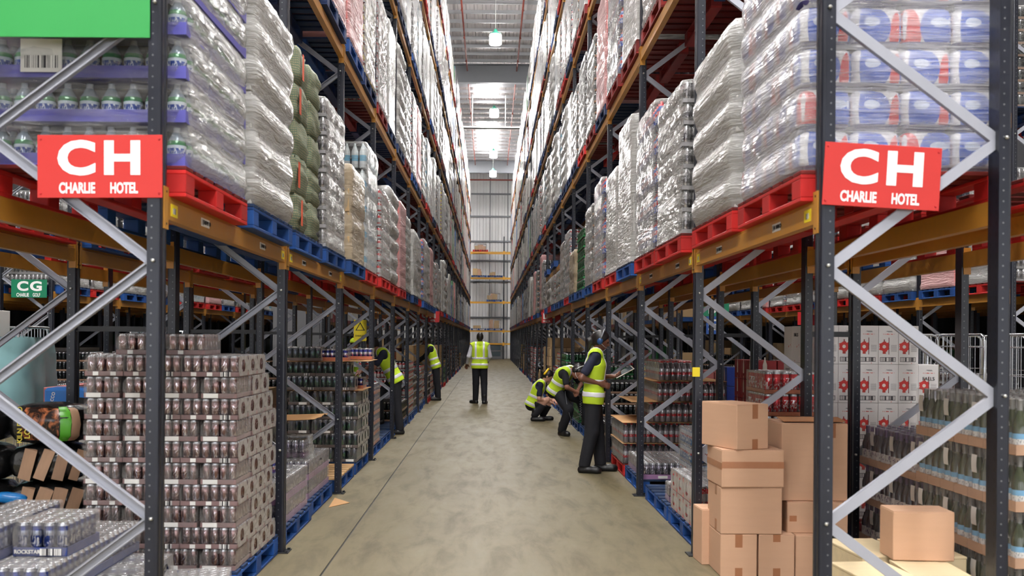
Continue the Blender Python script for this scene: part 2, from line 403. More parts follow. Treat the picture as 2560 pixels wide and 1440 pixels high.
# rooflights: panels in view over the aisle; the rest added unseen for more light
sk = MB().box(-.55, -2.2, -.03, .55, 2.2, .0).mesh('rooflight', ['skylight_glow'])
rows = [(-.25, (-8, 0, 8, 16, 24, 32, 52.0, 62.2, 66.8)), (-5.6, (-8, 0, 10, 20, 32, 46, 58, 68)), (5.4, (-8, 0, 10, 20, 32, 46, 58, 68)), (-3.2, (-10, -4, 69.5)), (3.0, (-10, -4, 69.5))]  # far panels over the racks are added to brighten the end wall
for x, ys in rows:
    for yy in ys:
        lab = {52.0: 'nearest glowing rooflight panel in view over the aisle', 62.2: 'middle glowing rooflight panel in view over the aisle', 66.8: 'farthest glowing rooflight panel in view over the aisle'}.get(yy, 'glowing rooflight panel in the roof outside the view')
        tag(ob('rooflight', sk, None, (x, yy, ROOF - .012)), lab, 'rooflight', 'rooflights over the aisles')
# high-bay lamps
lm_body = MB().lathe(0, 0, [(.19, 0), (.22, .02), (.22, .34), (.21, .36)], 16).mesh('diffuser', ['lamp_glow'])
lm_cap = MB().lathe(0, 0, [(.215, 0), (.22, .03), (.1, .1), (.06, .16), (.06, .2)], 16).mesh('cap', ['lamp_green'])
lm_rod = MB().tube([(0, 0, 0), (0, 0, 2.0)], .012, 6).mesh('rod', ['lamp_white'])
LORD = ['nearest', 'second', 'third', 'fourth']
for k, yy in enumerate((36.6, 48.6, 59.5, 66.5, 12.6, 24.6, 0.6)):
    lab = (LORD[k] + ' hanging high-bay lamp of the row in view over the aisle') if k < 4 else 'high-bay lamp hanging over the aisle nearer than the view'
    t = thing('high_bay_lamp', lab, 'lamp', (.12, yy, 12.55), 0, 'high-bay lamps over the aisle')
    ob('diffuser', lm_body, t); ob('cap', lm_cap, t, (0, 0, .36)); ob('rod', lm_rod, t, (0, 0, .5), None, (1, 1, (ROOF - 13.05 - (.043 if yy in (66.5, 24.6, .6) else 0)) / 2))
for x in (-5.5, 5.3):  # unseen side-aisle lamps added to lighten the roof
    for yy in (26, 38, 50, 62, 73):
        t = thing('high_bay_lamp', 'high-bay lamp hanging over the neighbouring aisle, %s' % ('left' if x < 0 else 'right'), 'lamp', (x, yy, 12.9), 0, 'high-bay lamps over the side aisles')
        ob('diffuser', lm_body, t); ob('cap', lm_cap, t, (0, 0, .36)); ob('rod', lm_rod, t, (0, 0, .5), None, (1, 1, (ROOF - 13.4) / 2))
# wall rails and seams
rail = MB().box(-10, -.12, -.06, 10, 0, .06).mesh('rail', ['steel_grey'])
for k, z in enumerate((3.3, 6.2, 7.85, 9.4, 11.4, 13.2)):
    o = struct('trim_%d' % (k + 2), rail, (0, ZEND, z))
for k, x in enumerate((-.06, 1.35)):
    struct('trim_%d' % (k + 8), MB().box(x - .03, -.05, 0, x + .03, 0, ROOF).mesh('seam', ['steel_grey']), (0, ZEND, 0))

# ------------------------------------------------------------------ pallet racking
Z0, BAY, NB = 4.62, 2.8, 25
fy = lambda k: Z0 + BAY * k
RX = {'left': (-1, 1.566, 2.39), 'right': (1, 1.566, 2.39), 'left rear': (-1, 3.14, 3.97), 'right rear': (1, 2.745, 3.56),
      'far left': (-1, 7.05, 7.88), 'far right': (1, 6.9, 7.73)}
LEV = [2.29, 4.62, 6.9, 9.1, 11.2]
LEVN = ['lowest', 'second', 'third', 'fourth', 'top']
zvis = lambda Z: CAMZ + 846.0 * Z / FPX
POST = [(-.031,-.05),(.016,-.05),(.026,-.046),(.031,-.036),(.031,-.015),(.022,-.008),(.022,.008),(.031,.015),(.031,.036),(.026,.046),(.016,.05),(-.031,.05)]
def post_mesh(h):
    b = MB().prism(POST, 0, h, 0); return b.mesh('post', ['navy_post'])
PH = 12.5
post_full, post_low = post_mesh(PH), post_mesh(7.2)
foot_me = MB().bbox(-.07, -.075, 0, .07, .075, .008, .002).lathe(.05, .058, [(.012, .008), (.012, .02)], 6).lathe(.05, -.058, [(.012, .008), (.012, .02)], 6).mesh('foot_plate', ['spacer_black', 'bolt_steel'])
def channel(L, open_):
    """C-section brace along +x, web in the xz plane"""
    b = MB(); w_, d, t = .024, .026, .003
    yb = .012 if open_ else -.012
    b.box(0, yb - t / 2, -w_, L, yb + t / 2, w_)
    y0, y1 = (yb - d, yb) if open_ else (yb, yb + d)
    b.box(0, y0, w_ - t, L, y1, w_); b.box(0, y0, -w_, L, y1, -w_ + t)
    if open_: b.box(0, y0, w_ - .009, L, y0 + t, w_); b.box(0, y0, -w_, L, y0 + t, -w_ + .009)
    return b
_br = {}
def brace_pieces(depth):
    if depth not in _br:
        dxx = depth - .05; L = math.hypot(dxx, .585)
        _br[depth] = (channel(L, True).mesh('brace', ['brace_steel']), channel(L, False).mesh('brace', ['brace_steel']), math.atan2(.585, dxx), dxx)
    return _br[depth]
bolt_me = MB().lathe(0, 0, [(.009, 0), (.009, .012), (.004, .016)], 6).xf(Matrix.Rotation(PI / 2, 4, 'X')).mesh('bolt', ['bolt_steel'])
def bracing_mesh(depth, sgn, zt):
    b = MB(); up, dn, ang, dxx = brace_pieces(depth); L = math.hypot(dxx, .585)
    z = .17; k = 0
    while z < zt:
        st = len(b.v); c = channel(L, k % 2 == 0); b.add(c.v, c.f)
        if k % 2 == 0: m_ = Matrix.Translation((sgn * (depth - .025), 0, z)) @ (Matrix.Rotation(PI, 4, 'Z') if sgn > 0 else Matrix()) @ Matrix.Rotation(-ang, 4, 'Y')
        else: m_ = Matrix.Translation((sgn * .025, 0, z)) @ (Matrix() if sgn > 0 else Matrix.Rotation(PI, 4, 'Z')) @ Matrix.Rotation(-ang, 4, 'Y')
        b.xf(m_, st); z += .6; k += 1
    return b.mesh('bracing', ['brace_steel'])
_bm = {}
def upright(side, k, near, full=True, zlim=None, lab=None):
    sgn, xf_, xr_ = RX[side]; dep = round(xr_ - xf_, 3)
    lab = lab or 'navy steel upright frame with grey braces, %s along the %s rack' % (ORD[k], side)
    t = thing('upright_frame', lab, 'rack frame', (sgn * xf_, fy(k), 0), 0, 'upright frames of the %s rack' % side)
    pmh = post_full if full else post_low
    ob('post', pmh, t, (0, 0, 0), 0 if sgn < 0 else PI); ob('post', pmh, t, (sgn * dep, 0, 0), PI if sgn < 0 else 0)
    top = PH - .7 if full else 6.6
    if near:
        for x in (0, sgn * dep): ob('foot_plate', foot_me, t, (x, 0, 0))
        up, dn, ang, dxx = brace_pieces(dep); z = .17; i = 0
        zl = min(top, (zlim or zvis(fy(k))) + .4)
        while z < zl:
            # even: from the rear post up to the front post; odd: from the front post up to the rear post
            if i % 2 == 0: ob('brace', up, t, (sgn * (dep - .025), 0, z), (0, -ang, PI if sgn > 0 else 0))
            else: ob('brace', dn, t, (sgn * .025, 0, z), (0, -ang, 0 if sgn > 0 else PI))
            ob('bolt', bolt_me, t, (sgn * (dep if i % 2 == 0 else 0), -.05, z)); z += .6; i += 1
    else:
        key = (dep, sgn, full)
        if key not in _bm: _bm[key] = bracing_mesh(dep, sgn, top)
        ob('bracing', _bm[key], t, (0, 0, 0), None, None, 'stuff')
    return t
for k in range(NB + 1):
    for side in ('left', 'right'): upright(side, k, k <= 7)
for k in range(0, 11):
    for side in ('left rear', 'right rear'): upright(side, k, k <= 5, False, 2.5)
for k in range(3, 11):
    for side in ('far left', 'far right'):
        if k > 3 or side == 'far right': upright(side, k, k <= 6, False, 5.0)

# beams
BL = BAY - .1
def beam_meshes(mat):
    b = MB()
    prof = [(0, -.115), (.05, -.115), (.05, -.02), (.04, -.014), (.04, 0), (0, 0)]     # step along the top edge
    n_ = len(prof)
    vs = [(u, y, z) for y in (0, BL) for u, z in prof]
    b.add(vs, [tuple(range(n_)), tuple(range(n_, 2 * n_))[::-1]] + [(i, i + n_, (i + 1) % n_ + n_, (i + 1) % n_) for i in range(n_)])
    bm_ = b.mesh('beam_section', [mat])
    c = MB().bbox(.002, 0, -.165, .056, .006, .035, .001).bbox(.05, -.062, -.165, .056, .006, .035, .001)
    for z in (-.14, 0.012): c.lathe(0, 0, [(.006, 0), (.006, .002)], 6, 1).xf(Matrix.Translation((.0565, -.03, z)) @ Matrix.Rotation(PI / 2, 4, 'Y'), len(c.v) - 12)
    return bm_, c.mesh('connector', [mat, 'ink_black'])
beam_me, conn_me = beam_meshes('beam_orange')
beam_lo = MB().box(0, 0, -.115, .05, BL, 0).box(.0, -.06, -.165, .056, .004, .035).box(0, BL - .004, -.165, .056, BL + .06, .035).mesh('beam', ['beam_orange'])
plate_w = MB().box(0, -.075, -.022, .0015, .075, .022).mesh('label', ['label_white'])
plate_y = MB().box(0, -.05, -.03, .0015, .05, .03).mesh('label', ['label_yellow'])
bar_me = MB().box(0, -.018, -.015, .001, .018, .015).mesh('barcode', ['barcode_side'])
ybar_me = MB().box(0, -.02, -.016, .001, .02, .012).mesh('barcode', ['barcode_side'])
def beam(x, sgn, k, z, lab, near, codes=None, group=None):
    """a beam whose outer face looks towards sgn"""
    if not near:
        o = ob('shelf_beam', beam_lo, None, (x, fy(k) + .05, z), None if sgn > 0 else None)
        if sgn < 0: o.scale = (-1, 1, 1)
        o['kind'] = 'thing'; return tag(o, lab, 'beam', group)
    t = thing('shelf_beam', lab, 'beam', (x, fy(k) + .05, z), 0, group); t['kind'] = 'thing'
    fl = None if sgn > 0 else (-1, 1, 1)
    ob('beam_section', beam_me, t, scale=fl); ob('connector', conn_me, t, scale=fl)
    ob('connector', conn_me, t, (0, BL, 0), None, (sgn, -1, 1))
    if codes:
        e = sgn * .0505
        for j, (yl, code) in enumerate(codes):
            lp = ob('label', plate_w, t, (e, yl, -.062), scale=fl)
            ob('barcode', bar_me, lp, (.0015, -.05 * sgn, 0))
            ob('lettering', text_mesh(code, .03, 'ink_black', .02), lp, (.002, .022 * sgn, 0), (PI / 2, 0, PI / 2))
        yl = .1
        lp = ob('label', plate_y, t, (e, yl, -.065), scale=fl); ob('barcode', ybar_me, lp, (.0015, .0, 0))
        lp = ob('label', plate_y, t, (e, BL - .1, -.065), scale=fl, kind=None); ob('barcode', ybar_me, lp, (.0015, 0, 0))
    return t
code = {('left', 0): ('CH07W 10', 'CH06W 10'), ('left', 1): ('CH05W 10', 'CH04W 10'), ('right', 0): ('CH07M 10', 'CH06M 10'), ('right', 1): ('CH05M 10', 'CH04M 10')}
for side in ('left', 'right'):
    sgn, xf_, xr_ = RX[side]
    for k in range(NB):
        for L, z in enumerate(LEV):
            if z > zvis(fy(k + 1)) + .3: continue
            c = code.get((side, k)) if L == 0 else None
            beam(sgn * (xf_ + .02), -sgn, k, z, 'orange beam on the aisle side, %s shelf level, %s bay of the %s rack' % (LEVN[L], ORD[k], side), k < 9,
                 ((.62, c[0]), (1.95, c[1])) if c else None, 'orange shelf beams along the aisle')
    for k in range(12):
        for L, z in enumerate(LEV[:3]):
            if z > zvis(fy(k + 1)) + .3: continue
            beam(sgn * (xr_ - .02), sgn, k, z, 'orange beam at the back, %s shelf level, %s bay of the %s rack' % (LEVN[L], ORD[k], side), k < 2, None, 'rear shelf beams')
for side in ('left rear', 'right rear', 'far left', 'far right'):
    sgn, xf_, xr_ = RX[side]
    far = side.startswith('far')
    for k in range((4 if side == 'far left' else 3) if far else 0, 10):
        for L, z in enumerate(LEV[:2] if far else LEV[:1]):
            nm = LEVN[L]
            beam(sgn * (xf_ + .02), -sgn, k, z, 'orange front beam, %s level, %s bay of the %s rack' % (nm, ORD[k], side), k < 3, None, 'beams of the neighbouring racks')
            if L == 0 and k < 7: beam(sgn * (xr_ - .02), sgn, k, z, 'orange back beam, %s level, %s bay of the %s rack' % (nm, ORD[k], side), k < 2, None, 'beams of the neighbouring racks')
# extra low shelf in the right rack
for k in (6, 7):
    beam(1.586, -1, k, 3.3, 'orange beam of the extra low shelf, %s bay of the right rack' % ORD[k], True, None, 'orange shelf beams along the aisle')
# row spacers between the back-to-back racks
for s, x0, x1, t in ((-1, 2.42, 3.11, 'left'), (1, 2.42, 2.715, 'right')):
    for k in range(1, 8):
        m_ = MB().box(min(s * x0, s * x1), -.012, -.02, max(s * x0, s * x1), .012, .02).box(min(s * x0, s * x1), -.03, -.02, max(s * x0, s * x1), -.012, -.015)
        tag(ob('row_spacer', m_.mesh('row_spacer', ['spacer_black']), None, (0, fy(k), 1.67)), 'black row spacer bar joining the back-to-back racks, %s frame, %s side' % (ORD[k], t), 'spacer bar')

# ------------------------------------------------------------------ pallets (1.2 along the aisle, 1.0 deep, base at z = 0)
def pallet_meshes(mat, tmat=None):
    tm = tmat or mat
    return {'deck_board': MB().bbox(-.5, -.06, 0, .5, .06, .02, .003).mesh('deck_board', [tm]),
            'stringer': MB().bbox(-.05, -.6, 0, .05, .6, .02, .003).mesh('stringer', [mat]),
            'block': MB().bbox(-.05, -.07, 0, .05, .07, .09, .003).mesh('block', [mat]),
            'base_board': MB().bbox(-.05, -.6, 0, .05, .6, .02, .003).mesh('base_board', [mat]),
            'end_board': MB().bbox(-.4, -.05, 0, .4, .05, .02, .003).mesh('end_board', [mat])}
DY = [-.54, -.37, -.185, 0, .185, .37, .54]
PAL = {'blue': pallet_meshes('pallet_blue', 'deck_blue'), 'red': pallet_meshes('pallet_red', 'deck_red'), 'navy': pallet_meshes('pallet_navy', 'deck_blue'), 'maroon': pallet_meshes('pallet_maroon', 'deck_red'), 'pale': pallet_meshes('pallet_blue', 'pallet_wood')}  # upper-shelf variants have shade painted into their colour
def pallet_single(mat, dm):
    b = MB()
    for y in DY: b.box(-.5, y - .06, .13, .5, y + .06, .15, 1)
    for x in (-.45, 0, .45):
        b.box(x - .05, -.6, .11, x + .05, .6, .13); b.box(x - .05, -.6, 0, x + .05, .6, .02)
        for y in (-.53, 0, .53): b.box(x - .05, y - .07, .02, x + .05, y + .07, .11)
    return b.mesh('pallet', [mat, dm])
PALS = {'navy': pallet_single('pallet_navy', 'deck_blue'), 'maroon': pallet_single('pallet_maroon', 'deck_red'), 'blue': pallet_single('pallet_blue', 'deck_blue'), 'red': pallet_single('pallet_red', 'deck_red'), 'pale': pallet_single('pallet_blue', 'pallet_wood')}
def pallet(x, y, z, colr, lab, detail=True, rz=0, group=None):
    if not detail: return tag(ob('pallet', PALS[colr], None, (x, y, z), rz), lab, 'pallet', group)
    t = thing('pallet', lab, 'pallet', (x, y, z), rz, group); P = PAL[colr]
    for yy in DY: ob('deck_board', P['deck_board'], t, (0, yy, .13))
    for xx in (-.45, 0, .45):
        ob('stringer', P['stringer'], t, (xx, 0, .11)); ob('base_board', P['base_board'], t, (xx, 0, 0))
        for yy in (-.53, 0, .53): ob('block', P['block'], t, (xx, yy, .02))
    return t
# ------------------------------------------------------------------ wrapped loads on the shelves
film('wrap_clear', (.62, .61, .59), .08, .82, .10, (1.3, 1.3, 11), (.3, .3, 0), .34, .95, 3.2)
film('wrap_milky', (.60, .59, .57), .42, .98, .14, (1.1, 1.1, 10), (.3, .3, 0), .24, .95, 3.0)
film('wrap_soda', (.78, .77, .78), .26, .82, .08, (.8, .8, 13), (.12, .12, 0), .36, .9, 3.2)
film('wrap_pink', (.66, .36, .36), .75, 1.0, .2, (.9, .9, 12), (.2, .2, 0), .12, .8, 2.6)
film('wrap_tan', (.52, .43, .31), .55, .95, .2, (1, 1, 7), (.4, .4, 0), .2, .8, 2.6)
film('shrink', (.60, .58, .57), .03, .50, .08, (5, 5, 5), (0, 0, 0), .06, .25, 3.0)
film('shrink_wine', (.60, .58, .57), .02, .26, .08, (5, 5, 5), (0, 0, 0), .06, .25, 3.0)
film('shrink_end', (.56, .53, .51), .12, .92, .12, (5, 5, 5), (0, 0, 0), .08, .3, 3.0)
pm('core_dark', srgb(40, 38, 40), .8)
pm('can_metal', srgb(205, 205, 208), .22, .95, .06)
pm('can_metal_dull', srgb(170, 168, 168), .3, .9, .06)
rings('can_silver', [(-1, srgb(196, 194, 196)), (.05, srgb(150, 146, 150)), (.1, srgb(205, 202, 204))], .26, .85, (.03, .13, srgb(90, 84, 92)))
rings('can_green', [(-1, srgb(30, 96, 56)), (.13, srgb(120, 150, 130))], .28, .6, (.03, .12, srgb(190, 210, 190)))
rings('can_dark', [(-1, srgb(52, 54, 60)), (.14, srgb(96, 98, 104))], .25, .8, (.03, .13, srgb(120, 130, 124)))
rings('can_redwhite', [(-1, srgb(206, 40, 44)), (.05, srgb(226, 222, 222)), (.11, srgb(206, 36, 44))], .28, .5, (.02, .15, srgb(240, 238, 238)))
rings('can_yellow', [(-1, srgb(196, 40, 40)), (.04, srgb(226, 196, 70)), (.12, srgb(214, 208, 200))], .28, .6, (.03, .13, srgb(240, 236, 220)))
rings('can_mixed', [(-1, srgb(52, 74, 150)), (.05, srgb(206, 204, 206)), (.09, srgb(180, 40, 46)), (.13, srgb(60, 120, 90))], .28, .6, (.02, .15, srgb(235, 235, 235)))
rings('bottle_water', [(-1, srgb(206, 214, 218)), (.08, srgb(120, 180, 210)), (.15, srgb(212, 220, 222)), (.24, srgb(190, 200, 204))], .15, 0, None, 2, .7)
rings('bottle_cola', [(-1, srgb(60, 62, 92)), (.07, srgb(40, 72, 160)), (.13, srgb(196, 34, 46)), (.17, srgb(70, 96, 160)), (.22, srgb(196, 36, 50))], .15, 0, (.07, .17, srgb(220, 222, 230)), 2, .7)
pm('carton_tan', srgb(190, 160, 118), .7, 0, .1, 4)
pm('carton_grey', srgb(186, 184, 180), .6, 0, .12, 4)
pm('carton_pink', srgb(206, 120, 118), .6, 0, .1, 4)
pm('crate_green', srgb(34, 120, 62), .45, 0, .15, 6)
pm('tray_brown', srgb(150, 118, 96), .7, 0, .1)
pm('tray_grey', srgb(150, 148, 150), .6, 0, .1)

LW, LD = .96, 1.14            # footprint of a load: across the rack, along the aisle
def perim(d, W=LW, D=LD):
    nx, ny = int(W / d), int(D / d); px, py = W / nx, D / ny
    pts = []
    for i in range(nx):
        x = -W / 2 + (i + .5) * px; pts += [(x, -D / 2 + py / 2), (x, D / 2 - py / 2)]
    for j in range(1, ny - 1):
        y = -D / 2 + (j + .5) * py; pts += [(-W / 2 + px / 2, y), (W / 2 - px / 2, y)]
    return pts
def can_prof(r, h): return [(r * .78, 0), (r, h * .04), (r, h * .88), (r * .84, h * .97), (r * .86, h)]
def bottle_prof(r, h): return [(r * .85, 0), (r, h * .04), (r, h * .3), (r * .93, h * .38), (r, h * .46), (r, h * .66), (r * .4, h * .9), (r * .32, h * .92), (r * .32, h)]
def layer_cans(d, h, body, tray, th, n=8):
    b = MB()
    for x, y in perim(d): b.lathe(x, y, can_prof(d * .49, h - .006), n, [0, 0, 1, 1])
    b.box(-LW/2 + d, -LD/2 + d, 0, LW/2 - d, LD/2 - d, h * .97, 3)
    e = .004
    for x0, y0, x1, y1 in ((-LW/2-e, -LD/2-e, LW/2+e, -LD/2), (-LW/2-e, LD/2, LW/2+e, LD/2+e), (-LW/2-e, -LD/2, -LW/2, LD/2), (LW/2, -LD/2, LW/2+e, LD/2)):
        b.box(x0, y0, 0, x1, y1, th, 2)
    return b.mesh('can_layer', [body, 'can_metal', tray, 'core_dark'])
def layer_bottles(d, h, body, n=8):
    b = MB()
    for x, y in perim(d): b.lathe(x, y, bottle_prof(d * .49, h - .006), n, 0)
    b.box(-LW/2 + d, -LD/2 + d, 0, LW/2 - d, LD/2 - d, h * .9, 1)
    return b.mesh('bottle_layer', [body, 'core_dark'])
def layer_cartons(nx, ny, h, mat, seed):
    b = MB(); r = random.Random(seed)
    for i in range(nx):
        for j in range(ny):
            if 0 < i < nx - 1 and 0 < j < ny - 1: continue
            o = [r.uniform(.002, .012) for _ in range(4)]
            b.bbox(-LW/2 + i*LW/nx + o[0], -LD/2 + j*LD/ny + o[1], .002, -LW/2 + (i+1)*LW/nx - o[2], -LD/2 + (j+1)*LD/ny - o[3], h - .004, .006, 0)
    return b.mesh('carton_layer', [mat])
def wob(seed):
    r = random.Random(seed); t = [(r.uniform(1, 5), r.uniform(2, 9), r.uniform(0, 6.3)) for _ in range(7)]
    return lambda a, b: sum(math.sin(p * a + q * b + f) for p, q, f in t) / 7
def wrap_mesh(H, nl, lump, seed, mat, W=LW, D=LD):
    """stretch wrap round a load: rounded corners, bulging layers, puckered foot and top"""
    b = MB(); f = wob(seed); g = wob(seed + 50); nu, nv = 64, nl * 4 + 2
    hw, hd, rc = W / 2 + .012, D / 2 + .012, .06
    def ring(u):
        per = [(2*(hd-rc), 0), (PI*rc/2, 1), (2*(hw-rc), 0), (PI*rc/2, 1)] * 1
        per = [2*(hw-rc), PI*rc/2, 2*(hd-rc), PI*rc/2, 2*(hw-rc), PI*rc/2, 2*(hd-rc), PI*rc/2]
        s_ = u * sum(per); k = 0
        while s_ > per[k] and k < 7: s_ -= per[k]; k += 1
        side = k // 2
        if k % 2 == 0: x, y, nx_, ny_ = -hw + rc + s_, -hd, 0, -1
        else:
            a = s_ / rc; x, y, nx_, ny_ = hw - rc + rc * math.sin(a), -hd + rc - rc * math.cos(a), math.sin(a), -math.cos(a)
        if k % 2 == 0 and side % 2 == 1: x = -hd + rc + s_; y = -hw
        elif k % 2 == 1 and side % 2 == 1: a = s_ / rc; x, y = hd - rc + rc * math.sin(a), -hw + rc - rc * math.cos(a)
        c, s2 = [(1, 0), (0, 1), (-1, 0), (0, -1)][side]
        return x*c - y*s2, x*s2 + y*c, nx_*c - ny_*s2, nx_*s2 + ny_*c
    R_ = [ring(i / nu) for i in range(nu)]
    def fn(u, v):
        x, y, a, c = R_[int(round(u * nu)) % nu]
        z = v * H * 1.008
        bl = lump * (abs(math.sin(PI * v * nl)) ** .6 - .45)
        o = bl + .007 * f(u * 9, v * 9 + u * 14) + .012 * g(u * 2.5, v * 2)
        if v < .03: o += .012
        return (x + a * o, y + c * o, max(.001, z + .012 * f(u * 12, 3) * (1 if v > .9 else 0)))
    b.grid(fn, nu, nv, 0, True, True)
    top = len(b.v) - nu
    c = len(b.v); b.v.append((0, 0, H - .01))
    for i in range(nu): b.f.append((top + i, top + (i + 1) % nu, c)); b.m.append(0); b.s.append(True)
    return b.mesh('stretch_wrap', [mat])

LT = {}
def ltype(key, look, layer, lh, lump, wrap, heights):
    LT[key] = dict(look=look, layer=layer, lh=lh, lump=lump, wrap=wrap, heights=heights, cache={})
ltype('silver', 'film-wrapped stack of silver cans', layer_cans(.068, .168, 'can_silver', 'tray_grey', .03), .168, .014, 'wrap_clear', (7, 8, 9))
ltype('slim', 'film-wrapped stack of slim can trays', layer_cans(.06, .14, 'can_mixed', 'tray_grey', .035), .14, .012, 'wrap_clear', (9, 10, 11))
ltype('redwhite', 'film-wrapped stack of red and white cans', layer_cans(.068, .168, 'can_redwhite', 'tray_grey', .03), .168, .014, 'wrap_clear', (7, 8, 9))
ltype('yellow', 'film-wrapped stack of yellow and red cans', layer_cans(.075, .12, 'can_yellow', 'tray_grey', .02), .12, .006, 'wrap_clear', (11, 12, 13))
ltype('dark', 'film-wrapped stack of dark cans', layer_cans(.068, .168, 'can_dark', 'tray_brown', .03), .168, .016, 'wrap_clear', (7, 8))
ltype('water', 'film-wrapped stack of clear water bottles', layer_bottles(.088, .3, 'bottle_water'), .3, .02, 'wrap_clear', (4, 5))
ltype('cola', 'film-wrapped stack of red and blue cola bottles', layer_bottles(.098, .27, 'bottle_cola'), .27, .018, 'wrap_clear', (4, 5))
ltype('grey', 'milky wrapped bulging grey load', layer_cartons(3, 3, .235, 'carton_grey', 5), .235, .055, 'wrap_milky', (5, 6, 7))
ltype('smooth', 'smooth milky wrapped white load', layer_cartons(2, 3, .31, 'carton_grey', 6), .31, .006, 'wrap_milky', (4, 5))
ltype('pink', 'pink film wrapped load', layer_cartons(3, 4, .2, 'carton_pink', 7), .2, .012, 'wrap_pink', (6, 7, 8))
ltype('tan', 'tan cartons under brownish film', layer_cartons(3, 3, .25, 'carton_tan', 8), .25, .015, 'wrap_tan', (3, 4, 5))
ltype('crate', 'unwrapped stack of green cans', layer_cans(.068, .168, 'can_green', 'crate_green', .03), .168, 0, None, (5, 6))
WR = {}
for key, T in LT.items():
    for n_ in T['heights']:
        pass
def get_wrap(key, n_, v):
    T = LT[key]
    if (key, n_, v) not in WR: WR[key, n_, v] = wrap_mesh(n_ * T['lh'], n_, T['lump'], n_ * 7 + 1 + 3 * v, T['wrap'])
    return WR[key, n_, v]
def place_load(key, n_, x, y, z, lab, rz=0, group=None, flip=False, wrap=None):
    T = LT[key]
    t = thing('pallet_load', lab, 'pallet load', (x, y, z), rz, group)
    lm = T['layer']; nm = lm.name.split('.')[0]
    for i in range(n_):
        j = RN.uniform(-.006, .006)
        ob(nm, lm, t, (j, RN.uniform(-.006, .006), i * T['lh']), PI * (i % 2), None, 'stuff')
    if T['wrap']:
        o = ob('stretch_wrap', get_wrap(key, n_, RN.randrange(2)), t, (0, 0, 0), PI if flip else 0)
        if wrap: o.data = wrap
    return t

# simple loads for far bays: one mesh each, content showing on the ends, pale film sheen painted on the aisle faces
pm('far_film', srgb(200, 198, 194), .3, 0, .16, 2.5, .6, .7, (1, 1, 3), .08)
FARC = {'silver': srgb(120, 116, 120), 'white': srgb(214, 212, 208), 'red': srgb(170, 70, 72), 'blue': srgb(96, 130, 180), 'dark': srgb(56, 56, 62), 'green': srgb(110, 160, 120), 'pink': srgb(204, 140, 138)}
for k_, c_ in FARC.items(): pm('far_' + k_, c_, .35, .2, .25, 14, 0, .6, (1, 1, 1), .1)
FAR = {}
def far_mesh(colr, nl, H, seed):
    b = MB(); r = random.Random(seed); lh = H / nl
    for i in range(nl):
        e = r.uniform(-.012, .012); c = .035
        hw, hd = LW / 2 + e, LD / 2 + e
        poly = [(-hw + c, -hd), (hw - c, -hd), (hw, -hd + c), (hw, hd - c), (hw - c, hd), (-hw + c, hd), (-hw, hd - c), (-hw, -hd + c)]
        o = len(b.f); b.prism(poly, i * lh + .012, (i + 1) * lh)
        for q in range(8): b.m[o + 2 + q] = 1 if q in (0, 1, 3 + 1, 7, 5, 3) else 0
        b.m[o + 2 + 2] = 0; b.m[o + 2 + 6] = 0
    b.box(-LW/2 + .03, -LD/2 + .03, 0, LW/2 - .03, LD/2 - .03, H - .02, 2)
    return b.mesh('pallet_load', ['far_film', 'far_' + colr, 'core_dark'])
for i, (c_, nl) in enumerate((('silver', 9), ('white', 6), ('white', 4), ('red', 8), ('blue', 6), ('dark', 9), ('green', 5), ('pink', 7), ('silver', 6), ('white', 8))):
    for H in (1.25, 1.5, 1.65): FAR[(i, H)] = (far_mesh(c_, nl, H, i), c_)
FLOOK = {'silver': 'pale wrapped load of silver cans', 'white': 'white wrapped load', 'red': 'pale wrapped load with red packs', 'blue': 'pale wrapped load with blue packs',
         'dark': 'pale wrapped load of dark cans', 'green': 'pale wrapped load of green packs', 'pink': 'pinkish wrapped load'}

# ---- nearest left load: trays of small bottles with blue bands under clear film
rings('bottle_small', [(-1, srgb(70, 84, 140)), (.035, srgb(150, 164, 190)), (.06, srgb(44, 72, 150)), (.085, srgb(196, 208, 222)), (.1, srgb(54, 128, 80)), (.122, srgb(128, 144, 156)), (.165, srgb(190, 200, 208))], .1, .15, (.04, .085, srgb(226, 230, 238)), 2, .8)
pm('tray_violet', srgb(96, 94, 176), .35, 0, .2, 12)
sb = MB().lathe(0, 0, [(.040, 0), (.047, .012), (.047, .10), (.044, .12), (.020, .165), (.017, .17), (.017, .19)], 12, 0).mesh('bottle', ['bottle_small'])
def violet_tray():
    b = MB(); e = .006; hw, hd, h = LW / 2 + .004, LD / 2 + .004, .06
    for x0, y0, x1, y1 in ((-hw-e, -hd-e, hw+e, -hd), (-hw-e, hd, hw+e, hd+e), (-hw-e, -hd, -hw, hd), (hw, -hd, hw+e, hd)): b.box(x0, y0, 0, x1, y1, h)
    b.box(-hw, -hd, 0, hw, hd, .006); return b.mesh('tray', ['tray_violet'])
vt = violet_tray()
core_b = MB().box(-LW/2 + .11, -LD/2 + .11, .006, LW/2 - .11, LD/2 - .11, .19).mesh('core', ['core_dark'])
def bottle_trays(x, y, z, lab):
    t = thing('pallet_load', lab, 'pallet load', (x, y, z), 0)
    for i in range(8):
        tr = ob('tray', vt, t, (0, 0, i * .212)); ob('inner_pack', core_b, tr)
        for (bx, by) in perim(.106):
            if bx > -.1 or by < -.3: ob('bottle', sb, tr, (bx, by, .007))
        if i in (2, 5):
            lb = ob('label', MB().box(-.1, -.001, -.08, .1, .001, .08).mesh('label', ['label_white']), t, (-.2, -LD/2 - .03, i * .212 + .1), None, None, None, 'white barcode label sheet')
            ob('barcode', MB().box(-.08, -.001, -.03, .08, .001, .03).mesh('barcode', ['barcode']), lb, (0, -.0015, -.03))
    ob('stretch_wrap', wrap_mesh(8 * .212, 8, .034, 77, 'wrap_clear'), t)
    return t
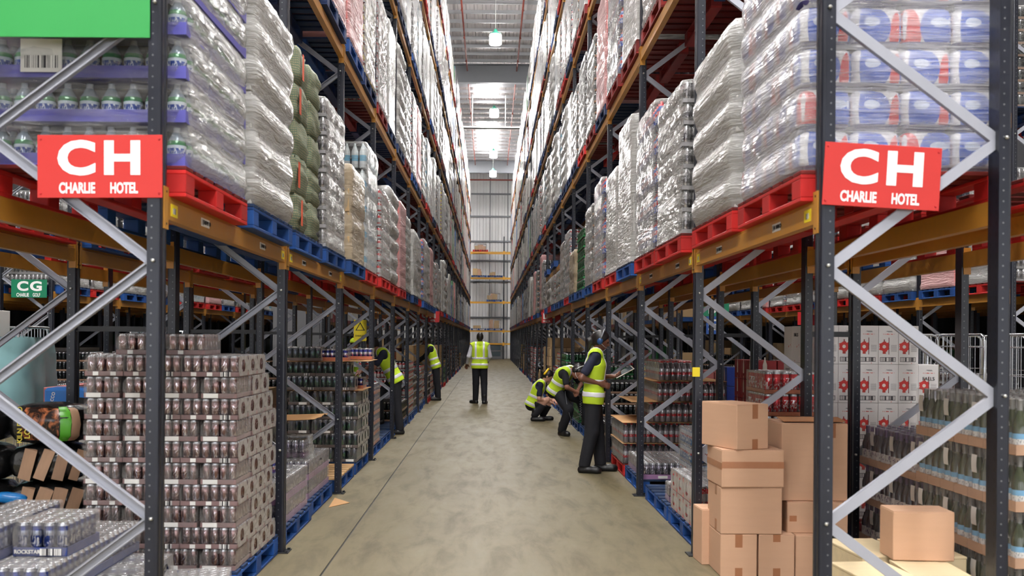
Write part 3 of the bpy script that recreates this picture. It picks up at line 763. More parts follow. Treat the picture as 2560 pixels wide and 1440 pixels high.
# ---- nearest right load: printed multipacks in blue and red under shiny film
def soda_print():
    m, nt, out = new_mat('soda_print')
    v, x, y, z = objcoord(nt)
    tn = nt.nodes.new('ShaderNodeTexCoord'); sn = nt.nodes.new('ShaderNodeSeparateXYZ'); lk(nt, tn.outputs['Normal'], sn.inputs[0])
    uu = mathn(nt, 'ADD', mathn(nt, 'MULTIPLY', x, mathn(nt, 'ABSOLUTE', sn.outputs[1])), mathn(nt, 'MULTIPLY', y, mathn(nt, 'ABSOLUTE', sn.outputs[0])))
    def blob(cx, cz, rx, rz_):
        a = mathn(nt, 'DIVIDE', mathn(nt, 'SUBTRACT', uu, cx), rx)
        b_ = mathn(nt, 'DIVIDE', mathn(nt, 'SUBTRACT', z, cz), rz_)
        return mathn(nt, 'LESS_THAN', mathn(nt, 'ADD', mathn(nt, 'MULTIPLY', a, a), mathn(nt, 'MULTIPLY', b_, b_)), 1)
    c = mixc(nt, noise(nt, scaled(nt, v, (4, 4, 20)), 4), srgb(190, 190, 198), srgb(236, 234, 236))
    c = mixc(nt, blob(.09, .04, .055, .17), c, srgb(206, 40, 56))
    c = mixc(nt, blob(-.035, .1, .075, .1), c, srgb(36, 84, 190))
    c = mixc(nt, blob(-.035, .125, .035, .022), c, srgb(196, 206, 228))
    c = mixc(nt, mathn(nt, 'LESS_THAN', z, .03), c, srgb(60, 56, 110))
    principled(nt, out, c, .2, 0, .7); M['soda_print'] = m
soda_print()
rb = MB(); 
def pill(b, hx, hy, h, r):
    prof = [(0, .0), (.012, .03 * h), (.0, .12 * h), (-.004, .5 * h), (0, .88 * h), (.012, .97 * h)]
    rr = []
    for k in range(20):
        a = 2 * PI * k / 20; cx, cy = math.copysign(hx - r, math.cos(a)), math.copysign(hy - r, math.sin(a)); rr.append((cx + r * math.cos(a), cy + r * math.sin(a)))
    zz = [0, .02, .05, h - .05, h - .015, h]; ins = [.02, .006, 0, 0, .006, .025]
    vs = [(x * (1 - i_ / hx), y * (1 - i_ / hy), z_) for z_, i_ in zip(zz, ins) for x, y in rr]
    fs = [(j*20 + k, j*20 + (k+1) % 20, (j+1)*20 + (k+1) % 20, (j+1)*20 + k) for j in range(5) for k in range(20)]
    fs += [tuple(range(20))[::-1], tuple(range(100, 120))]
    b.add(vs, fs, 0, True); return b
mp = pill(MB(), .122, .114, .198, .035).mesh('multipack', ['soda_print'])
def soda_load(x, y, z, lab, n_=8):
    t = thing('pallet_load', lab, 'pallet load', (x, y, z), 0)
    for i in range(n_):
        for a in range(4):
            for c in range(5):
                if 0 < a < 3 and 0 < c < 4: continue
                ob('multipack', mp, t, (-.366 + .244 * a + RN.uniform(-.004, .004), -.456 + .228 * c, i * .2), PI * ((a + c) % 2 == 0 and RN.random() < .3))
    lb = ob('label', MB().box(-.06, -.001, -.085, .06, .001, .085).mesh('label', ['label_white']), t, (-.33, -LD/2 - .04, .95), None, None, None, 'white barcode label sheet')
    ob('barcode', MB().box(-.05, -.001, -.03, .05, .001, .03).mesh('barcode', ['barcode']), lb, (0, -.0015, -.03))
    ob('stretch_wrap', wrap_mesh(n_ * .2, n_, .030, 31, 'wrap_soda'), t)
    return t
# ---- netted firewood
def net_mat():
    m, nt, out = new_mat('green_net')
    v, x, y, z = objcoord(nt)
    n = noise(nt, v, 6, 3)
    u = mathn(nt, 'ADD', mathn(nt, 'ADD', x, y), mathn(nt, 'MULTIPLY', n, .03)); zz = mathn(nt, 'ADD', z, mathn(nt, 'MULTIPLY', n, .05))
    a = mathn(nt, 'ABSOLUTE', mathn(nt, 'SUBTRACT', mathn(nt, 'FRACT', mathn(nt, 'MULTIPLY', u, 55)), .5))
    b_ = mathn(nt, 'ABSOLUTE', mathn(nt, 'SUBTRACT', mathn(nt, 'FRACT', mathn(nt, 'MULTIPLY', zz, 55)), .5))
    net = mathn(nt, 'MAXIMUM', mathn(nt, 'GREATER_THAN', a, .34), mathn(nt, 'GREATER_THAN', b_, .34))
    w_ = mixc(nt, noise(nt, scaled(nt, v, (4, 4, 9)), 3), srgb(112, 108, 84), srgb(176, 164, 130))
    c = mixc(nt, net, w_, srgb(84, 108, 92))
    principled(nt, out, c, .6, 0, .3, bump(nt, n, .5, .03)); M['green_net'] = m
net_mat()
pm('net_teal', srgb(40, 110, 90), .5)
pm('tag_orange', srgb(212, 84, 52), .5)
def net_load(x, y, z, lab):
    t = thing('pallet_load', lab, 'pallet load', (x, y, z), 0)
    for i in range(5):
        f = wob(200 + i); hh = .285
        for j in range(2):
            def fn(u, v, j=j, i=i):
                a = 2 * PI * u; r_ = 1 - .05 * abs(2 * v - 1) ** 3 + .05 * f(a, v * 3 + j)
                c, s = math.cos(a), math.sin(a); q = 9
                k = (abs(c) ** q + abs(s) ** q) ** (-1 / q)
                return (.49 * r_ * k * c, .28 * r_ * k * s, .004 + v * hh * 1.06 + .012 * f(v * 5, a))
            b = MB().grid(fn, 28, 8, 0, True, True)
            for e_, rev in ((0, True), (28 * 8, False)):
                q = tuple(range(e_, e_ + 28)); b.f.append(q[::-1] if rev else q); b.m.append(0); b.s.append(True)
            bg_ = ob('net_sack', b.mesh('net_sack', ['green_net']), t, (0, -.29 + .58 * j + RN.uniform(-.02, .02), i * hh), RN.uniform(-.04, .04))
            if j == 0 and i in (1, 3, 4, 0): 
                ob('tag', MB().box(.003, -.03, -.1, .006, .03, .1).mesh('tag', ['tag_orange']), bg_, (.5, -.12 - .05 * (i % 2), .15), (0, 0, 0), None, None, 'orange tag')
                ob('tag', MB().box(-.03, -.006, -.1, .03, -.003, .1).mesh('tag', ['tag_orange']), bg_, (.3, -.295, .15), None, None, None, 'orange tag')
    for q in (-.3, .1): ob('net_knot', MB().lathe(0, 0, [(.05, 0), (.02, .05), (.045, .12), (.01, .13)], 8).mesh('net_knot', ['net_teal']), t, (.2, q, 5 * .285))
    return t

# ---- fill the shelves
SX = 1.955                      # centre of a load across the rack
SLOT = lambda k, j: fy(k) + .08 + .63 + j * 1.33
spec = {}
spec['left', 0] = ['bottles', ('grey', 6), 'net', ('silver', 8), ('tan', 4), ('water', 5), ('redwhite', 7), ('grey', 6), ('pink', 7), ('dark', 8), ('smooth', 4), ('slim', 9), ('cola', 5), ('silver', 8), ('pink', 7), ('silver', 7)]
spec['right', 0] = ['soda', ('grey', 5), ('silver', 7), ('cola', 5), ('smooth', 5), ('smooth', 4), ('cola', 5), ('dark', 7), ('crate', 6), ('tan', 3), ('slim', 9), ('silver', 7), ('dark', 4), ('redwhite', 4), ('grey', 3), ('silver', 4)]
spec['left', 1] = [None] * 2 + [('pink', 6), ('pink', 7), ('pink', 8), ('yellow', 13), ('redwhite', 9), ('smooth', 5), ('grey', 7), ('silver', 9), ('slim', 11), ('pink', 8)]
spec['right', 1] = [None] * 2 + [('silver', 8), ('redwhite', 9), ('smooth', 5), ('cola', 5), ('pink', 8), ('dark', 8), ('silver', 9), ('dark', 8), ('smooth', 5), ('grey', 7)]
pc = {'left': ['red', 'blue', 'blue', 'blue', 'blue', 'red', 'red', 'red', 'red', 'blue', 'blue', 'red', 'blue'], 'right': ['red', 'red', 'red', 'red', 'blue', 'red', 'red', 'blue', 'blue', 'blue', 'red', 'blue']}
keys = ['silver'] * 4 + ['slim', 'slim', 'redwhite', 'yellow', 'dark', 'dark', 'water', 'water', 'cola', 'grey', 'grey', 'smooth', 'smooth', 'smooth', 'pink', 'silver', 'water']
WHICH = ['nearer', 'farther']
NEAR_K = 11
far_stuff = MB(); far_pal = MB(); nload = 0
slots = []
for side in ('left', 'right'):
    sgn = RX[side][0]
    for L, z in enumerate(LEV):
        for k in range(NB):
            if z > zvis(fy(k + 1)) - .05: continue
            for j in (0, 1): slots.append((k, L, j, side, sgn, z))
slots.sort(key=lambda s_: (s_[0], s_[2], s_[1]))
empty = {('left', 3, 4, 1), ('right', 0, 9, 0), ('right', 2, 11, 1)}
for k, L, j, side, sgn, z in slots:
    if (side, L, k, j) in empty: continue
    i = 2 * k + j; x = sgn * (SX + (.045 if L else .015) + RN.uniform(-.02, .02)); y = SLOT(k, j) + RN.uniform(-.02, .02)
    where = 'on %s shelf, %s rack, %s bay, %s' % (LEVN[L], side, ORD[k], WHICH[j])
    pl = pc[side]; colr = pl[i] if (L == 0 and i < len(pl)) else RN.choice(['red', 'blue', 'red', 'blue', 'pale'] if L == 0 else ['navy', 'navy', 'maroon', 'navy', 'maroon', 'red', 'blue'])
    nload += 1
    if nload <= 200:
        pallet(x, y, z, colr, '%s pallet %s' % ({'blue': 'blue', 'red': 'red', 'pale': 'blue and pale wood', 'navy': 'dark blue', 'maroon': 'dark red'}[colr], where + ' place'), k < 4 and L < 2, 0, 'pallets on the shelves')
    else:
        st = len(far_pal.v); b = MB().box(-.5, -.6, 0, .5, .6, .02).box(-.5, -.6, .11, .5, .6, .15)
        for q in (-.53, 0, .53): b.box(-.5, q - .07, .02, .5, q + .07, .11)
        far_pal.add(b.v, b.f, 0 if colr in ('red', 'maroon') else 1); far_pal.xf(Matrix.Translation((x, y, z)), st)
    zt = z + .151
    sp = spec.get((side, L)); s_ = sp[i] if sp and i < len(sp) else None
    flip = sgn > 0
    if s_ == 'bottles': bottle_trays(x, y, zt, 'clear-wrapped trays of blue-banded bottles ' + where); continue
    if s_ == 'soda': soda_load(x, y, zt, 'shiny wrapped blue and red multipacks ' + where); continue
    if s_ == 'net': net_load(x, y, zt, 'green netted firewood sacks ' + where); continue
    if k < NEAR_K and nload <= 290:
        if s_ is None:
            key = RN.choice(keys); n_ = RN.choice(LT[key]['heights'])
            if L > 0: n_ = max(LT[key]['heights'])
        else: key, n_ = s_
        place_load(key, n_, x, y, zt, LT[key]['look'] + ' ' + where, 0, 'wrapped loads on the shelves', flip)
    else:
        q = (RN.randrange(10), RN.choice((1.25, 1.5, 1.65, 1.65)) if L else RN.choice((1.25, 1.25, 1.5)))
        fm, c_ = FAR[q]
        if nload <= 290: tag(ob('pallet_load', fm, None, (x, y, zt)), FLOOK[c_] + ' ' + where, 'pallet load', 'wrapped loads on the shelves')
        else:
            st = len(far_stuff.v); b = MB().box(-LW/2, -LD/2, 0, LW/2, LD/2, q[1]); far_stuff.add(b.v, b.f, 0)
            far_stuff.m[-4] = far_stuff.m[-2] = 1 + list(FARC).index(c_); far_stuff.xf(Matrix.Translation((x, y, zt)), st)
o = ob('distant_loads', far_stuff.mesh('distant_loads', ['far_film'] + ['far_' + q for q in FARC]), None, (0, 0, 0), None, None, 'stuff'); tag(o, 'pale wrapped loads crowding the farthest shelves of both racks', 'pallet loads')
o = ob('distant_pallets', far_pal.mesh('distant_pallets', ['pallet_maroon', 'pallet_navy']), None, (0, 0, 0), None, None, 'stuff'); tag(o, 'red and blue pallets under the farthest loads of both racks', 'pallets')
# ------------------------------------------------------------------ packs of cans and bottles on the ground level
def can_mesh(d, h, body, lid='can_metal', n=12):
    r = d / 2 - .0012
    return MB().lathe(0, 0, [(r * .78, 0), (r, h * .05), (r, h * .89), (r * .83, h * .965), (r * .86, h * .985), (r * .8, h), (r * .78, h * .985)], n, [1, 0, 1, 1, 1, 1]).mesh('can', [body, lid])
def pet_mesh(d, h, body, cap, n=12):
    r = d / 2 - .0012
    return MB().lathe(0, 0, [(r * .8, 0), (r, h * .04), (r, h * .28), (r * .92, h * .36), (r, h * .44), (r, h * .66), (r * .45, h * .87), (r * .42, h * .9), (r * .46, h * .905), (r * .46, h)], n, [0] * 8 + [1]).mesh('bottle', [body, cap])
def wine_mesh(d, h, glass, cap, lab, n=12):
    r = d / 2 - .0015
    return MB().lathe(0, 0, [(r * .9, 0), (r, h * .02), (r, h * .1), (r * 1.012, h * .11), (r * 1.012, h * .38), (r, h * .39), (r, h * .52), (r * .8, h * .62), (r * .4, h * .76), (r * .36, h * .8), (r * .36, h * .97), (r * .4, h)],
                      n, [0, 0, 0, 2, 0, 0, 0, 0, 0, 1, 1]).mesh('bottle', [glass, cap, lab])
rings('can_brown', [(-1, srgb(176, 156, 156)), (.012, srgb(138, 108, 104)), (.075, srgb(152, 124, 122)), (.112, srgb(206, 192, 194))], .2, .8, (.03, .105, srgb(226, 222, 230)))
rings('can_rock', [(-1, srgb(120, 124, 140)), (.03, srgb(44, 62, 128)), (.1, srgb(150, 154, 168)), (.125, srgb(40, 56, 120))], .22, .75, (.045, .1, srgb(214, 216, 226)))
rings('can_monster', [(-1, srgb(78, 82, 94)), (.125, srgb(120, 126, 138))], .2, .8, (.03, .11, srgb(96, 150, 112)))
rings('can_bull', [(-1, srgb(206, 206, 214)), (.03, srgb(52, 60, 150)), (.06, srgb(208, 208, 216)), (.09, srgb(60, 66, 158))], .22, .7, (.045, .08, srgb(206, 60, 52)))
rings('can_purple', [(-1, srgb(150, 110, 150)), (.05, srgb(120, 112, 128)), (.12, srgb(160, 154, 168))], .24, .75, (.05, .13, srgb(230, 226, 236)))
rings('can_red', [(-1, srgb(190, 30, 40)), (.11, srgb(206, 50, 56))], .26, .5, (.03, .12, srgb(240, 234, 236)))
rings('can_sky', [(-1, srgb(40, 110, 180)), (.07, srgb(190, 44, 54)), (.09, srgb(214, 220, 230)), (.13, srgb(58, 130, 196))], .24, .6, (.03, .12, srgb(236, 238, 242)))
rings('pet_cola', [(-1, srgb(128, 122, 128)), (.07, srgb(186, 40, 50)), (.10, srgb(176, 172, 178)), (.14, srgb(120, 112, 118)), (.2, srgb(196, 194, 198))], .12, .5, (.08, .15, srgb(206, 206, 212)), 2, .8)  # silver bands put the film's glossy reflections into the colour
pm('cap_red', srgb(190, 24, 34), .35)
pm('tray_mauve', srgb(142, 112, 110), .6, 0, .1, 20)
pm('tray_blue', srgb(48, 66, 128), .5, 0, .1, 20)
pm('tray_dark', srgb(96, 84, 80), .6, 0, .1, 20)
pm('tray_red', srgb(196, 60, 52), .5, 0, .2, 20)
pm('tray_lilac', srgb(160, 116, 160), .5, 0, .12, 20)
pm('tray_print', srgb(196, 112, 76), .5, 0, .35, 26)
pm('glass_green', srgb(58, 66, 38), .08, 0, .1, 5, 0, .8)
pm('glass_dark', srgb(46, 40, 52), .08, 0, .1, 5, 0, .8)
pm('foil_purple', srgb(84, 66, 104), .3, .3)
pm('foil_grey', srgb(128, 126, 122), .3, .3)
rings('wine_label_blue', [(-1, srgb(232, 230, 226)), (.08, srgb(120, 176, 214))], .5, 0, (.03, .08, srgb(170, 170, 172)))
rings('wine_label_white', [(-1, srgb(222, 216, 212))], .5, 0, (.06, .1, srgb(96, 66, 110)))

KIND = {}
def kind(key, nx, ny, d, h, unit, uname, tray, th, end='shrink_end', hole=True, side='shrink'):
    g = .004; lx, ly = nx * d + 2 * g, ny * d + 2 * g
    b = MB(); t = .003
    b.box(-lx/2, -ly/2, 0, lx/2, ly/2, .003)
    for x0, y0, x1, y1 in ((-lx/2, -ly/2, lx/2, -ly/2+t), (-lx/2, ly/2-t, lx/2, ly/2), (-lx/2, -ly/2, -lx/2+t, ly/2), (lx/2-t, -ly/2, lx/2, ly/2)): b.box(x0, y0, 0, x1, y1, th)
    tm = b.mesh('tray', [tray]) if tray else None
    f = MB(); X, Y, H, c = lx/2 + .002, ly/2 + .002, h + .007, .012
    # long sides, top with rolled shoulders
    prof = [(-Y, .004), (-Y, H - c), (-Y + c, H), (0, H - .004), (Y - c, H), (Y, H - c), (Y, .004)]
    for i in range(len(prof) - 1):
        (y0, z0), (y1, z1) = prof[i], prof[i + 1]
        f.add([(-X, y0, z0), (X, y0, z0), (X, y1, z1), (-X, y1, z1)], [(0, 1, 2, 3)], 0, True)
    for s in (-1, 1):
        if hole:
            n_, cz, ry, rz_ = 16, H * .5, min(.05, ly * .2), H * .3
            el, re = [], []
            for k in range(n_):
                a = 2 * PI * (k + .5) / n_; ca, sa = math.cos(a), math.sin(a)
                el.append((s * X, ry * ca, cz + rz_ * sa))
                q = min(Y / abs(ca), ((H - .004) - cz) / sa if sa > 0 else (cz - .004) / -sa); re.append((s * X, q * ca, cz + q * sa))
            f.add(el + re, [((k, (k+1) % n_, (k+1) % n_ + n_, k + n_) if s < 0 else (k + n_, (k+1) % n_ + n_, (k+1) % n_, k)) for k in range(n_)], 1)
        else: f.add([(s*X, -Y, .004), (s*X, Y, .004), (s*X, Y, H - c), (s*X, Y - c, H), (s*X, -Y + c, H), (s*X, -Y, H - c)], [tuple(range(6)) if s > 0 else tuple(range(6))[::-1]], 1)
    KIND[key] = dict(nx=nx, ny=ny, d=d, h=h, unit=unit, uname=uname, tray=tm, film=f.mesh('film', [side, end]), lx=lx, ly=ly, H=H, th=th)
kind('brown', 6, 4, .0585, .128, can_mesh(.0585, .128, 'can_brown'), 'can', 'tray_mauve', .03)
kind('rock', 6, 4, .067, .166, can_mesh(.067, .166, 'can_rock'), 'can', 'tray_blue', .045)
kind('monster', 6, 4, .067, .160, can_mesh(.067, .160, 'can_monster', 'can_metal_dull', 10), 'can', 'tray_dark', .035)
kind('bull', 6, 4, .054, .132, can_mesh(.054, .132, 'can_bull', 'can_metal', 10), 'can', 'tray_print', .04, end='shrink', hole=False)
kind('purple', 6, 4, .067, .166, can_mesh(.067, .166, 'can_purple', 'can_metal', 10), 'can', 'tray_lilac', .05, end='shrink', hole=False)
kind('purple_small', 3, 2, .067, .166, can_mesh(.067, .166, 'can_purple', 'can_metal', 10), 'can', 'tray_lilac', .05, end='shrink', hole=False)
kind('redwhite', 6, 4, .067, .166, can_mesh(.067, .166, 'can_redwhite', 'can_metal', 10), 'can', 'tray_red', .03)
kind('red', 6, 4, .067, .168, can_mesh(.067, .168, 'can_red', 'can_metal', 10), 'can', 'tray_print', .03, end='shrink', hole=False)
kind('sky', 3, 4, .067, .15, can_mesh(.067, .15, 'can_sky', 'can_metal', 10), 'can', None, 0, end='shrink', hole=False)
kind('cola', 6, 4, .066, .232, pet_mesh(.066, .232, 'pet_cola', 'cap_red'), 'bottle', None, 0, end='shrink', hole=False)
kind('wine_green', 3, 2, .08, .285, wine_mesh(.08, .285, 'glass_green', 'foil_grey', 'wine_label_blue'), 'bottle', 'card', .055, 'shrink_wine', False, 'shrink_wine')
kind('wine_purple', 3, 2, .08, .275, wine_mesh(.08, .275, 'glass_dark', 'foil_purple', 'wine_label_white'), 'bottle', 'card', .05, 'shrink_wine', False, 'shrink_wine')
lab_white = MB().box(-.05, -.001, -.014, .05, .001, .014).mesh('label', ['label_white'])
lab_bar = MB().box(-.032, -.001, -.014, .032, .001, .014).mesh('label', ['barcode'])
lab_sq = MB().box(-.017, -.001, -.012, .017, .001, .012).mesh('label', ['label_white'])
lab_wine = MB().grid(lambda u, v: (-.03 + .06 * u, -.004 * math.sin(PI * v), -.05 + .1 * v), 2, 5).mesh('label', ['label_white'])
def put_pack(key, x, y, z, rz, lab, which='rim', front=None, group=None, name='can_pack'):
    """which: 'all' units, 'rim' units, or a test on the turned position (dx, dy) of a unit"""
    K = KIND[key]; t = thing('bottle_pack' if K['uname'] == 'bottle' else name, lab, 'bottle pack' if K['uname'] == 'bottle' else 'can pack', (x, y, z), rz, group)
    if K['tray']: ob('tray', K['tray'], t)
    c, s = math.cos(rz), math.sin(rz)
    for i in range(K['nx']):
        for j in range(K['ny']):
            ux, uy = (i - (K['nx'] - 1) / 2) * K['d'], (j - (K['ny'] - 1) / 2) * K['d']
            if which == 'rim' and 0 < i < K['nx'] - 1 and 0 < j < K['ny'] - 1: continue
            ob(K['uname'], K['unit'], t, (ux, uy, .0035), RN.uniform(0, 6.28))
    ob('film', K['film'], t)
    if front:                                   # labels on the face turned to the camera
        loc = Matrix.Rotation(-rz, 4, 'Z'); hd = (K['ly'] if abs(c) > .5 else K['lx']) / 2 + .0045
        for me_, dx, dz in front: ob('label', me_, t, loc @ Vector((dx, -hd, dz)), -rz)
    return t
def stack_ab(key, xa, sgn, y0, z0, n_layers, what, grp, a_long, b_wide, rows_a, rows_b, start_b=True, cut=None, la=None, lb=None, tops='rim'):
    """interlocked layers: A has packs lying across, B has packs lying along; only the front row and the aisle column are in sight"""
    K = KIND[key]; lx, ly = K['lx'] + .003, K['ly'] + .003
    for i in range(n_layers):
        isb = (i % 2 == 0) == start_b; z = z0 + i * K['H']; put = []
        if isb:
            pit = max(ly, (a_long * lx + (ly if b_wide == 4 else 0)) / b_wide)
            for q in range(b_wide): put.append((pit * q + ly / 2, lx / 2, PI / 2, 'in front, %s from the aisle' % ORD[q], lb))
            for r in range(rows_b): put.append((lx / 2, lx + ly * r + ly / 2, 0, 'on the aisle side, %s back' % ORD[r + 1], None))
        else:
            for q in range(a_long): put.append((lx * q + lx / 2, ly / 2, 0, 'in front, %s from the aisle' % ORD[q], la))
            for r in range(rows_a): put.append((lx / 2, ly * (r + 1) + ly / 2, 0, 'on the aisle side, %s back' % ORD[r + 1], None))
        for dx, dy, rz, pos, fr in put:
            if cut and dy > cut(i): continue
            p_ = put_pack(key, sgn * (xa + dx), y0 + dy, z, rz, '%s %s, layer %s up, %s' % (what, 'pack', ORD[i].replace('-', ' '), pos), tops if i < n_layers - 1 else 'all', fr, grp)
            if isb and rz: p_.scale = (1, .92, 1)
GX = 2.07            # centre of the pallets standing on the floor
def gpal(side, y, colr, lab, dx=0): return pallet((GX + dx) * (-1 if side == 'left' else 1), y, 0, colr, lab, True, 0, 'pallets on the floor')
def card_sheet(x0, x1, y0, y1, z, lab, curl=.03, seed=1):
    f = wob(seed)
    def fn(u, v, o=0): return (x0 + (x1 - x0) * u, y0 + (y1 - y0) * v, z + o + curl * (f(u * 2, v * 2) + 1) * (u - .3 if u > .3 else 0) * .7)
    b = MB().grid(lambda u, v: fn(u, v, .004), 8, 8).grid(lambda u, v: fn(u, 1 - v, 0), 8, 8)
    return tag(ob('card_sheet', b.mesh('card_sheet', ['sheet_card'])), lab, 'cardboard')

# ---- left, first bay: tall stack of brown cans on a blue pallet
gpal('left', 6.74, 'blue', 'blue pallet on the floor under the tall brown can stack', .0)
BR = 'brown and silver'
stack_ab('brown', 1.575, -1, 6.17, .151, 10, BR, 'packs of the brown can stack', 2, 4, 3, 3, True, lambda i: {9: .62, 8: .9}.get(i, 9),
         [(lab_sq, -.1, .016), (lab_bar, .1, .016), (lab_sq, .0, .016)], [(lab_white, -.055, .016)])
K = KIND['brown']
for i in range(1, 10, 2): put_pack('brown', -(1.575 + 2 * (K['lx'] + .003) + K['ly'] / 2), 6.17 + K['lx'] / 2, .151 + i * K['H'], PI / 2, 'brown and silver pack at the left front corner, layer %s up' % ORD[i], 'rim', [(lab_sq, -.05, .016), (lab_sq, .06, .016)], 'packs of the brown can stack')
zt = .151 + 10 * K['H']
for i in (8, 9):
    for r in range(3 if i == 8 else 1):
        put_pack('brown', -(1.575 + (K['lx'] + .003) * 1.5), 6.17 + (K['lx'] if i == 8 else K['ly']) + .003 + (K['ly'] + .003) * (r + .5), .151 + i * K['H'], 0, 'brown and silver pack inside the stack, layer %s up, %s row back' % (ORD[i], ORD[r + 1]), 'rim', None, 'packs of the brown can stack')
        put_pack('brown', -(1.575 + (K['lx'] + .003) * 2.5), 6.17 + (K['lx'] + .003) + (K['ly'] + .003) * (r + .5), .151 + i * K['H'], 0, 'brown and silver pack at the rear of the stack, layer %s up, %s row back' % (ORD[i], ORD[r + 1]), 'rim', None, 'packs of the brown can stack')
put_pack('brown', -1.93, 6.42, zt, PI / 2, 'brown can pack alone on top of the brown stack, nearer the aisle', 'all', [(lab_sq, -.03, .016)])
put_pack('brown', -2.25, 6.42, zt, PI / 2, 'brown can pack alone on top of the brown stack, farther from the aisle', 'all', [(lab_sq, -.03, .016)])
# ---- left, first bay: low pile of blue cans in the near corner
pallet(-2.35, 5.3, 0, 'blue', 'blue pallet under the low pile of blue and silver cans', True, 0, 'pallets on the floor')
K = KIND['rock']; lx, ly = K['lx'] + .004, K['ly'] + .004
rl = [(lab_bar, .055, .022), (lab_white, -.07, .022)]
for q in range(2):
    for r in range(4): put_pack('rock', -(1.88 + lx / 2 + q * lx), 4.76 + ly / 2 + ly * r, .151, 0, 'blue and silver can pack, bottom layer, %s row back, %s the aisle' % (ORD[r], ('nearer', 'farther from')[q]), 'rim', rl, 'packs of the low blue can pile')
for q in range(2):
    for r in range(3): put_pack('rock', -(2.12 + ly / 2 + q * ly), 4.74 + lx / 2 + lx * r, .151 + K['H'], PI / 2, 'blue and silver can pack, second layer, %s row back, %s the aisle' % (ORD[r], ('nearer', 'farther from')[q]), 'all', rl, 'packs of the low blue can pile')
z3 = .151 + 2 * K['H']
bp = put_pack('rock', -2.275, 5.2, z3, PI / 2, 'blue and silver can pack on top, front face with barcode turned forward', 'all', None, 'packs of the low blue can pile')
ob('lettering', text_mesh('ROCKSTAR', .026, 'label_white', .02), bp, (-lx / 2 - .003, .065, .022), (PI / 2, 0, -PI / 2))
ob('label', MB().box(-.001, -.055, -.017, .001, .055, .017).mesh('label', ['barcode_side']), bp, (-lx / 2 - .003, -.055, .022), None, None, None, 'white barcode strip')
put_pack('rock', -2.575, 5.06, z3, PI / 2, 'blue and silver can pack on top, at the left edge of the picture', 'all', None, 'packs of the low blue can pile')
put_pack('rock', -2.60, 5.49, z3, PI / 2, 'blue and silver can pack on top, set back beside the log bags', 'all', None, 'packs of the low blue can pile')
put_pack('brown', -1.66, 5.62, 0, .12, 'single brown can pack on the floor before the brown stack', 'all', [(lab_sq, 0, .016)])
put_pack('brown', -1.66, 5.62, KIND['brown']['H'], .2, 'brown can pack lying on another before the brown stack', 'all', [(lab_sq, 0, .016)])

# ---- left, second bay
gpal('left', 8.12, 'blue', 'bright blue pallet on the floor, nearer in the second left bay'); gpal('left', 9.45, 'blue', 'blue pallet on the floor, farther in the second left bay', .03)
K = KIND['purple']; lx, ly = K['lx'] + .004, K['ly'] + .004
for i in range(2):
    for q in range(2):
        for r in range(4): put_pack('purple', -(1.6 + lx / 2 + q * lx), 7.56 + ly / 2 + r * ly, .151 + i * K['H'], 0, 'purple and silver can pack, %s layer, %s back, %s the aisle, second left bay' % (('lower', 'upper')[i], ORD[r], ('nearer', 'off')[q]), 'rim', [(lab_sq, .1, .02)], 'purple packs of the second left bay')
    for r in range(4): put_pack('purple', -(1.63 + lx / 2), 8.9 + ly / 2 + r * ly, .151 + i * K['H'], 0, 'purple and silver can pack, %s layer, %s back on the farther pallet, second left bay' % (('lower', 'upper')[i], ORD[r]), 'rim', None, 'purple packs of the second left bay')
z2 = .151 + 2 * K['H']
def draped(x, y, z, hx, hy, h, lab, name, content):
    """loose film hood over a few cans"""
    t = thing(name, lab, 'wrapped pack', (x, y, z)); f = wob(9)
    for i in range(-1, 2):
        for j in range(-1, 2): ob('can', content, t, (i * .068, j * .068, .002), RN.uniform(0, 6))
    def fn(u, v):
        a = 2 * PI * u; k = 1 if v < .75 else 1 - (v - .75) * 3.6; k = max(k, .02); c, s = math.cos(a), math.sin(a); q = (abs(c)**4 + abs(s)**4) ** -.25
        w_ = 1 + .10 * f(a * 2, v * 4) + (.18 * (1 - v) ** 3)
        return (hx * q * c * k * w_, hy * q * s * k * w_, min(v / .75, 1) * h + .02 * f(a, v * 5) * v)
    ob('loose_film', MB().grid(fn, 36, 12, 0, True, True).mesh('loose_film', ['wrap_clear']), t); return t
draped(-1.80, 7.95, z2, .13, .13, .19, 'small pack of purple cans under a loose film hood, second left bay', 'hooded_pack', KIND['bull']['unit'])
draped(-1.80, 9.2, z2, .14, .13, .21, 'clear film pack of tall silver cans standing on purple packs', 'hooded_pack', KIND['purple']['unit'])
card_sheet(-2.45, -1.6, 9.0, 9.75, .84, 'brown card sheet sticking out over the purple packs, second left bay', .05, 3)
for r in range(2): put_pack('monster', -2.25, 9.2 + .29 * r, .49 + .0, 0, 'dark can pack under the loose card sheet, %s back, second left bay' % ORD[r], 'rim')
for r in range(2): put_pack('monster', -2.25, 9.2 + .29 * r, .49 + KIND['monster']['H'], 0, 'dark can pack right below the loose card sheet, %s back' % ORD[r], 'rim')
# a scrap of card on the floor at the pallet's corner
tag(ob('card_scrap', MB().prism([(-1.52, 9.35), (-1.36, 9.62), (-1.55, 9.9)], .002, .006).mesh('card_scrap', ['sheet_card'])), 'torn brown card scrap on the floor beside the blue pallet', 'cardboard')
